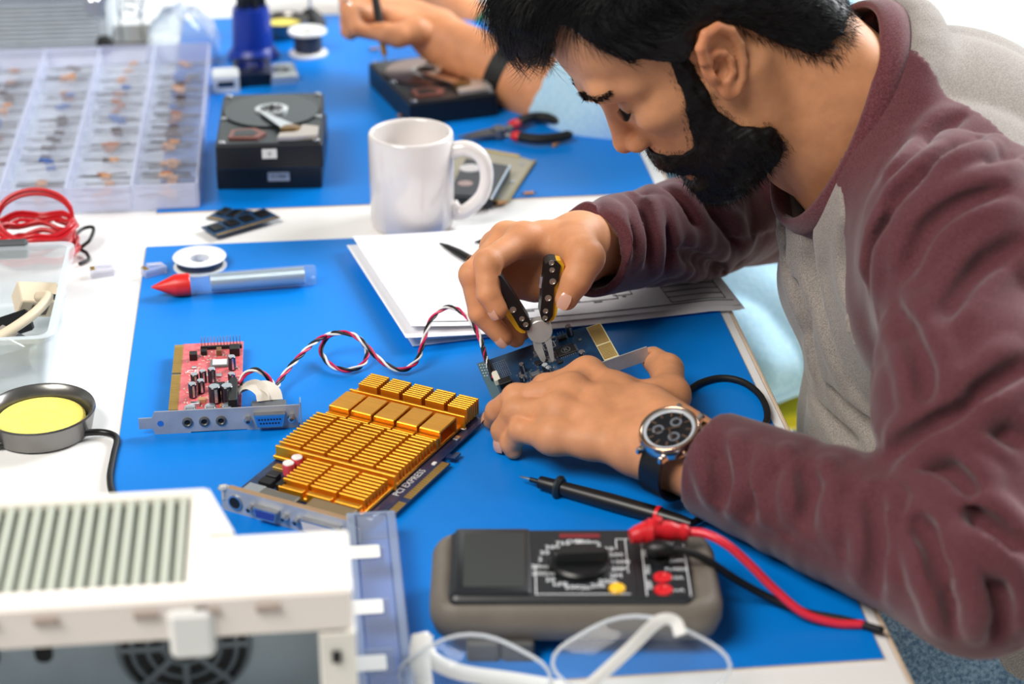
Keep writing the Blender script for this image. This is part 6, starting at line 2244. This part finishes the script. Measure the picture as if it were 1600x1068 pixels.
for (x_, y_, r_) in ((-.0225, .0, .0024), (-.0205, .0098, .0018), (-.0205, -.0098, .0018)):
    MB().at((x_ + .002, y_, 0), (0, -math.pi / 2, math.atan2(-y_, .05))).lathe([(0, 0), (r_ * .6, 0), (r_ * .6, .002), (r_, .002), (r_, .0045), (0, .005)], 14).build('crown', M_ROSE, wt)
for sx in (-1, 1):
    for sy in (-1, 1):
        MB().at((sx * .0095, sy * .0205, -.0015), (sy * .35, 0, 0)).box((0, 0, 0), (.004, .010, .005), .001).build('lug', MATS['watch_steel'], wt)
# strap around the wrist, in the watch's own frame: wrist centre below the case
sp = []
for k in range(40):
    a_ = math.radians(32) + k / 39 * math.radians(296)
    sp.append((math.sin(a_) * .0285 * (1 if True else 1), -.0245 + math.cos(a_) * .0262))
sv, sq = [], []
for (y_, z_) in sp:
    n_ = np.array([y_, z_ + .0245])
    n_ /= np.linalg.norm(n_)
    for (x_, o_) in ((-.0088, 0), (.0088, 0), (.0088, .0026), (-.0088, .0026)):
        sv.append((x_, y_ + n_[0] * o_, z_ + n_[1] * o_))
for k in range(39):
    for j in range(4):
        m_ = (j + 1) % 4
        sq.append((k * 4 + j, k * 4 + m_, k * 4 + 4 + m_, k * 4 + 4 + j))
sq += [(0, 1, 2, 3), (39 * 4 + 3, 39 * 4 + 2, 39 * 4 + 1, 39 * 4)]
MB().add(sv, sq).build('strap', mat('strap_leather', (14, 14, 18), .35, bump=.2, bscale=500), wt, 40)

# ------------------------------------------------------------------ second person at the far side of the bench
P2 = np.array([.56, 2.00, -.75])
man2 = thing('person', 'person in a light blue denim shirt working on a hard drive at the far mat', 'person', tuple(P2))
f2 = Field((4, 190, -4), (44, 250, 24), .28)


def j2(l):
    return np.array([np.array(Yp(*q)) * cm for q in l])


E2, W2 = j2([(880, 160, 2.03)])[0], j2([(690, 62, 2.12)])[0]
K2 = j2([(585, 22, 2.13), (575, 8, 2.16), (570, -4, 2.19), (572, -14, 2.22)])
f2.cone(E2, W2, 4.4, 2.7, 1)
f2.cone(W2, W2 + (W2 - E2) * .05, 2.6, 2.5, 1)
for i, k_ in enumerate(K2):
    f2.cone(W2 + np.array([0, i * .8, .3 * i]), k_, 1.7, 1.25, 1.2)
FI2 = [[(585, 22, 2.13), (548, 22, 2.11), (555, 44, 2.10), (585, 52, 2.10)], [(575, 8, 2.16), (535, 16, 2.14), (530, 38, 2.12), (548, 52, 2.11)], [(570, -4, 2.19), (530, 4, 2.17), (524, 30, 2.15), (540, 46, 2.14)], [(572, -14, 2.22), (536, -6, 2.20), (530, 18, 2.18), (542, 32, 2.17)]]
for l in FI2:
    f2.chain(list(j2(l)), [1.15, 1.0, .92, .8], .3)
f2.chain(list(j2([(650, 48, 2.10), (622, 56, 2.09), (602, 52, 2.09), (590, 48, 2.095)])), [1.5, 1.2, 1.05, .85], .6)
v1, q1 = f2.mesh()
# the other forearm, farther back
f3 = Field((-16, 216, -8), (50, 284, 34), .4)
A3 = j2([(800, 90, 2.36), (690, 10, 2.42), (640, -40, 2.44)])
f3.cone(A3[0], A3[1], 4.2, 3.0, 1).cone(A3[1], A3[2], 2.9, 2.4, 1)
dv3 = (A3[2] - A3[1]) / np.linalg.norm(A3[2] - A3[1])
sd3 = np.cross(dv3, (0, 0, 1.0))
sd3 /= np.linalg.norm(sd3)
for i, L_ in enumerate((6.6, 7.4, 7.0, 5.6)):
    k0 = A3[2] + dv3 * 6.5 + sd3 * (i - 1.5) * 1.9
    f3.cone(A3[2] + sd3 * (i - 1.5) * .9, k0, 1.6, 1.2, 1.0)
    f3.chain([k0, k0 + dv3 * L_ * .5 - (0, 0, .8), k0 + dv3 * L_ * .78 - (0, 0, 2.6), k0 + dv3 * L_ * .82 - (0, 0, 4.0)], [1.1, .98, .88, .75], .3)
t0 = A3[2] - sd3 * 1.6
f3.chain([t0, t0 + dv3 * 3 - sd3 * 2.2 - (0, 0, 1), t0 + dv3 * 6 - sd3 * 2.6 - (0, 0, 2.4), t0 + dv3 * 7.5 - sd3 * 1.8 - (0, 0, 3.2)], [1.5, 1.25, 1.1, .85], .5)
v2, q2 = f3.mesh()
# trunk, neck and head under and above the shirt (above the frame)
f4 = Field((24, 178, -30), (76, 232, 66), .8)
f4.ell((50, 204, 4), (10, 14, 16), 0).cone((46, 204, 22), (42, 204, 32), 5.5, 5, 2).ell((39, 204, 43), (9, 7.2, 10.5), 2)
v3, q3 = f4.mesh()
VV = np.concatenate([v1, v2, v3]) / cm - P2
QQ = np.concatenate([q1, q2 + len(v1), q3 + len(v1) + len(v2)])
np_mesh('body', VV, QQ, SKIN, man2, np.tile(SKIN_T * np.array([1.0, .93, .88]), (len(VV), 1)))
f5 = Field((26, 190, 20), (60, 218, 62), .8)
f5.ell((41, 204, 46), (10, 8.2, 10.5), 0).ell((46, 204, 36), (6, 8, 12), 2)
v_, q_ = f5.mesh()
np_mesh('hair', v_ / cm - P2, q_, M_HAIR, man2)
M_CHAM = fabric('light_denim', (172, 214, 238), (192, 226, 245), 260, bump=.4)
f6 = Field((14, 168, -34), (78, 258, 34), .5)
f6.ell((51, 204, 2), (11.5, 17, 17), 0).ell((51, 204, -16), (13, 19, 10), 4)
f6.ell((42, 197, -19), (19, 22, 9.5), 4)
SH2, SH3 = np.array([46, 190, 16.]), np.array([46, 218, 16.])
f6.cone(SH2, SH3, 6.5, 6.5, 4)
ELB = E2 + (E2 - W2) * .28
f6.cone(SH2, ELB, 6.6, 6.0, 3).cone(ELB, E2 + (W2 - E2) * .10, 6.0, 5.0, 2)
f6.cone(SH3, A3[0] + (A3[0] - A3[1]) * .4, 6.4, 5.6, 3).cone(A3[0] + (A3[0] - A3[1]) * .4, A3[0], 5.6, 5.2, 2)
g = f6.grid()
PG = np.stack(np.broadcast_arrays(*g), -1)
band = np.abs(f6.d) < 2
pb_ = PG[band]
f6.d[band] -= (.5 * (2 * np.abs(np.sin(pb_[:, 1] * .22 + pb_[:, 0] * .12 + 1.5 * wob(pb_, .12, 61))) - 1) + .25 * wob(pb_, .5, 62)).astype(np.float32)
t_, r_, _ = along(PG, ELB, E2 + (W2 - E2) * .10)
f6.d = np.where((r_ < 8) & (t_ > .5), np.maximum(f6.d, (t_ - 1.0) * 8), f6.d).astype(np.float32)
f6.d = np.maximum(f6.d, -26.5 - PG[..., 2]).astype(np.float32)
v_, q_ = f6.mesh()
np_mesh('denim_shirt', v_ / cm - P2, q_, M_CHAM, man2)
hm = []
f7 = Field((4, 184, -76), (74, 226, -12), .8)
for y_ in (197, 212):
    f7.cone((50, y_, -23), (16, y_, -23), 8.2, 6.4, 2).cone((16, y_, -23), (17, y_, -68), 6.2, 4.6, 2)
v_, q_ = f7.mesh()
np_mesh('trousers', v_ / cm - P2, q_, M_CHAM, man2)
for y_ in (1.97, 2.12):
    loft(MB().at((.13 - P2[0], y_ - P2[1], 0)), [(-.13, .07, -.042, .042, .035, 0), (-.13, .07, -.045, .045, .038, .03), (-.10, .065, -.042, .042, .036, .06), (0, .06, -.038, .038, .034, .09)]).build('shoe', MATS['shoe_dark'], man2, 60)
# black band on the near wrist, ring, green band
wb = thing('wrist_band', 'black wrist band on the forearm reaching over the far hard drive', 'band', tuple((E2 + (W2 - E2) * .46) / cm))
dv = Vector(W2 - E2).normalized()
wb.rotation_euler = dv.to_track_quat('Z', 'Y').to_euler()
MB().lathe([(.0345, -.011), (.0385, -.010), (.0380, .009), (.0335, .010), (.0345, -.011)], 40).build('strap', MATTEBLACK, wb, 60)
MB().at((0, -.037, 0)).box((0, 0, 0), (.012, .008, .012), .002).build('buckle', DARKSTEEL, wb)
fp = j2([(540, 15, 2.138)])[0] / cm
rg = thing('finger_ring', 'thin silver ring on the hand holding the screwdriver', 'ring', tuple(fp))
dv = Vector(j2([(535, 16, 2.14)])[0] - j2([(575, 8, 2.16)])[0]).normalized()
rg.rotation_euler = dv.to_track_quat('Z', 'Y').to_euler()
MB().torus((0, 0, 0), .0108, .0014, 28, 8).build('band', CHROME, rg, 180)
gbp = A3[0] * .55 + A3[1] * .45
gb_ = thing('bracelet', 'green bracelet on the rear forearm at the top of the picture', 'bracelet', tuple(gbp / cm))
gb_.rotation_euler = Vector(A3[1] - A3[0]).normalized().to_track_quat('Z', 'Y').to_euler()
MB().lathe([(.0370, -.005), (.0400, -.004), (.0395, .004), (.0360, .005), (.0370, -.005)], 36).build('band', mat('green_band', (30, 120, 96), .4), gb_, 60)
# small screwdriver
A, B = Vector(Yp(603, 100, 2.085)), Vector(Yp(594, 44, 2.10))
sdv_ = thing('screwdriver', 'small screwdriver with a brass coloured shaft held upright over the far drive', 'screwdriver', tuple(A))
sdv_.rotation_euler = (B - A).to_track_quat('Z', 'Y').to_euler()
MB().lathe([(0, 0), (.0008, 0), (.0012, .010), (0, .010)], 10).build('tip', STEEL, sdv_)
MB().lathe([(0, .009), (.0032, .010), (.0036, .024), (.0030, .034), (0, .034)], 16).build('ferrule', mat('brass', (186, 136, 52), .3, .8), sdv_)
MB().lathe([(0, .033), (.0042, .034), (.0048, .060), (.0040, .085), (0, .086)], 16).build('handle', MATTEBLACK, sdv_)

# ------------------------------------------------------------------ yellow chairs
M_YELC = mat('yellow_shell', (244, 214, 26), .4)


def chair(label, x, y):
    t = thing('chair', label, 'chair', (x, y, -.75), 0, 'yellow bench chairs')
    loft(MB(), [(-.21, .21, -.205, .205, .06, .44), (-.225, .225, -.22, .22, .07, .452), (-.22, .22, -.215, .215, .07, .462)]).build('seat', M_YELC, t, 40)
    bk_ = MB()
    bk_.sheet(lambda u, v: (.225 + .05 * v - .03 * math.sin(u * math.pi), (u - .5) * (.40 - .28 * v * v), .47 + .42 * v), 12, 10)
    o_ = bk_.build('backrest', M_YELC, t, 180)
    md_ = o_.modifiers.new('thickness', 'SOLIDIFY')
    md_.thickness = .012
    for sx in (-1, 1):
        for sy in (-1, 1):
            MB().tube([(sx * .17, sy * .16, .445), (sx * .21, sy * .20, .0)], [.014, .010], 12).build('leg', STEEL, t, 60)
    return t


chair('yellow plastic chair under the person in denim at the far mat', .355, 2.06)
chair('yellow plastic chair under the man with the pliers', .60, 1.40)
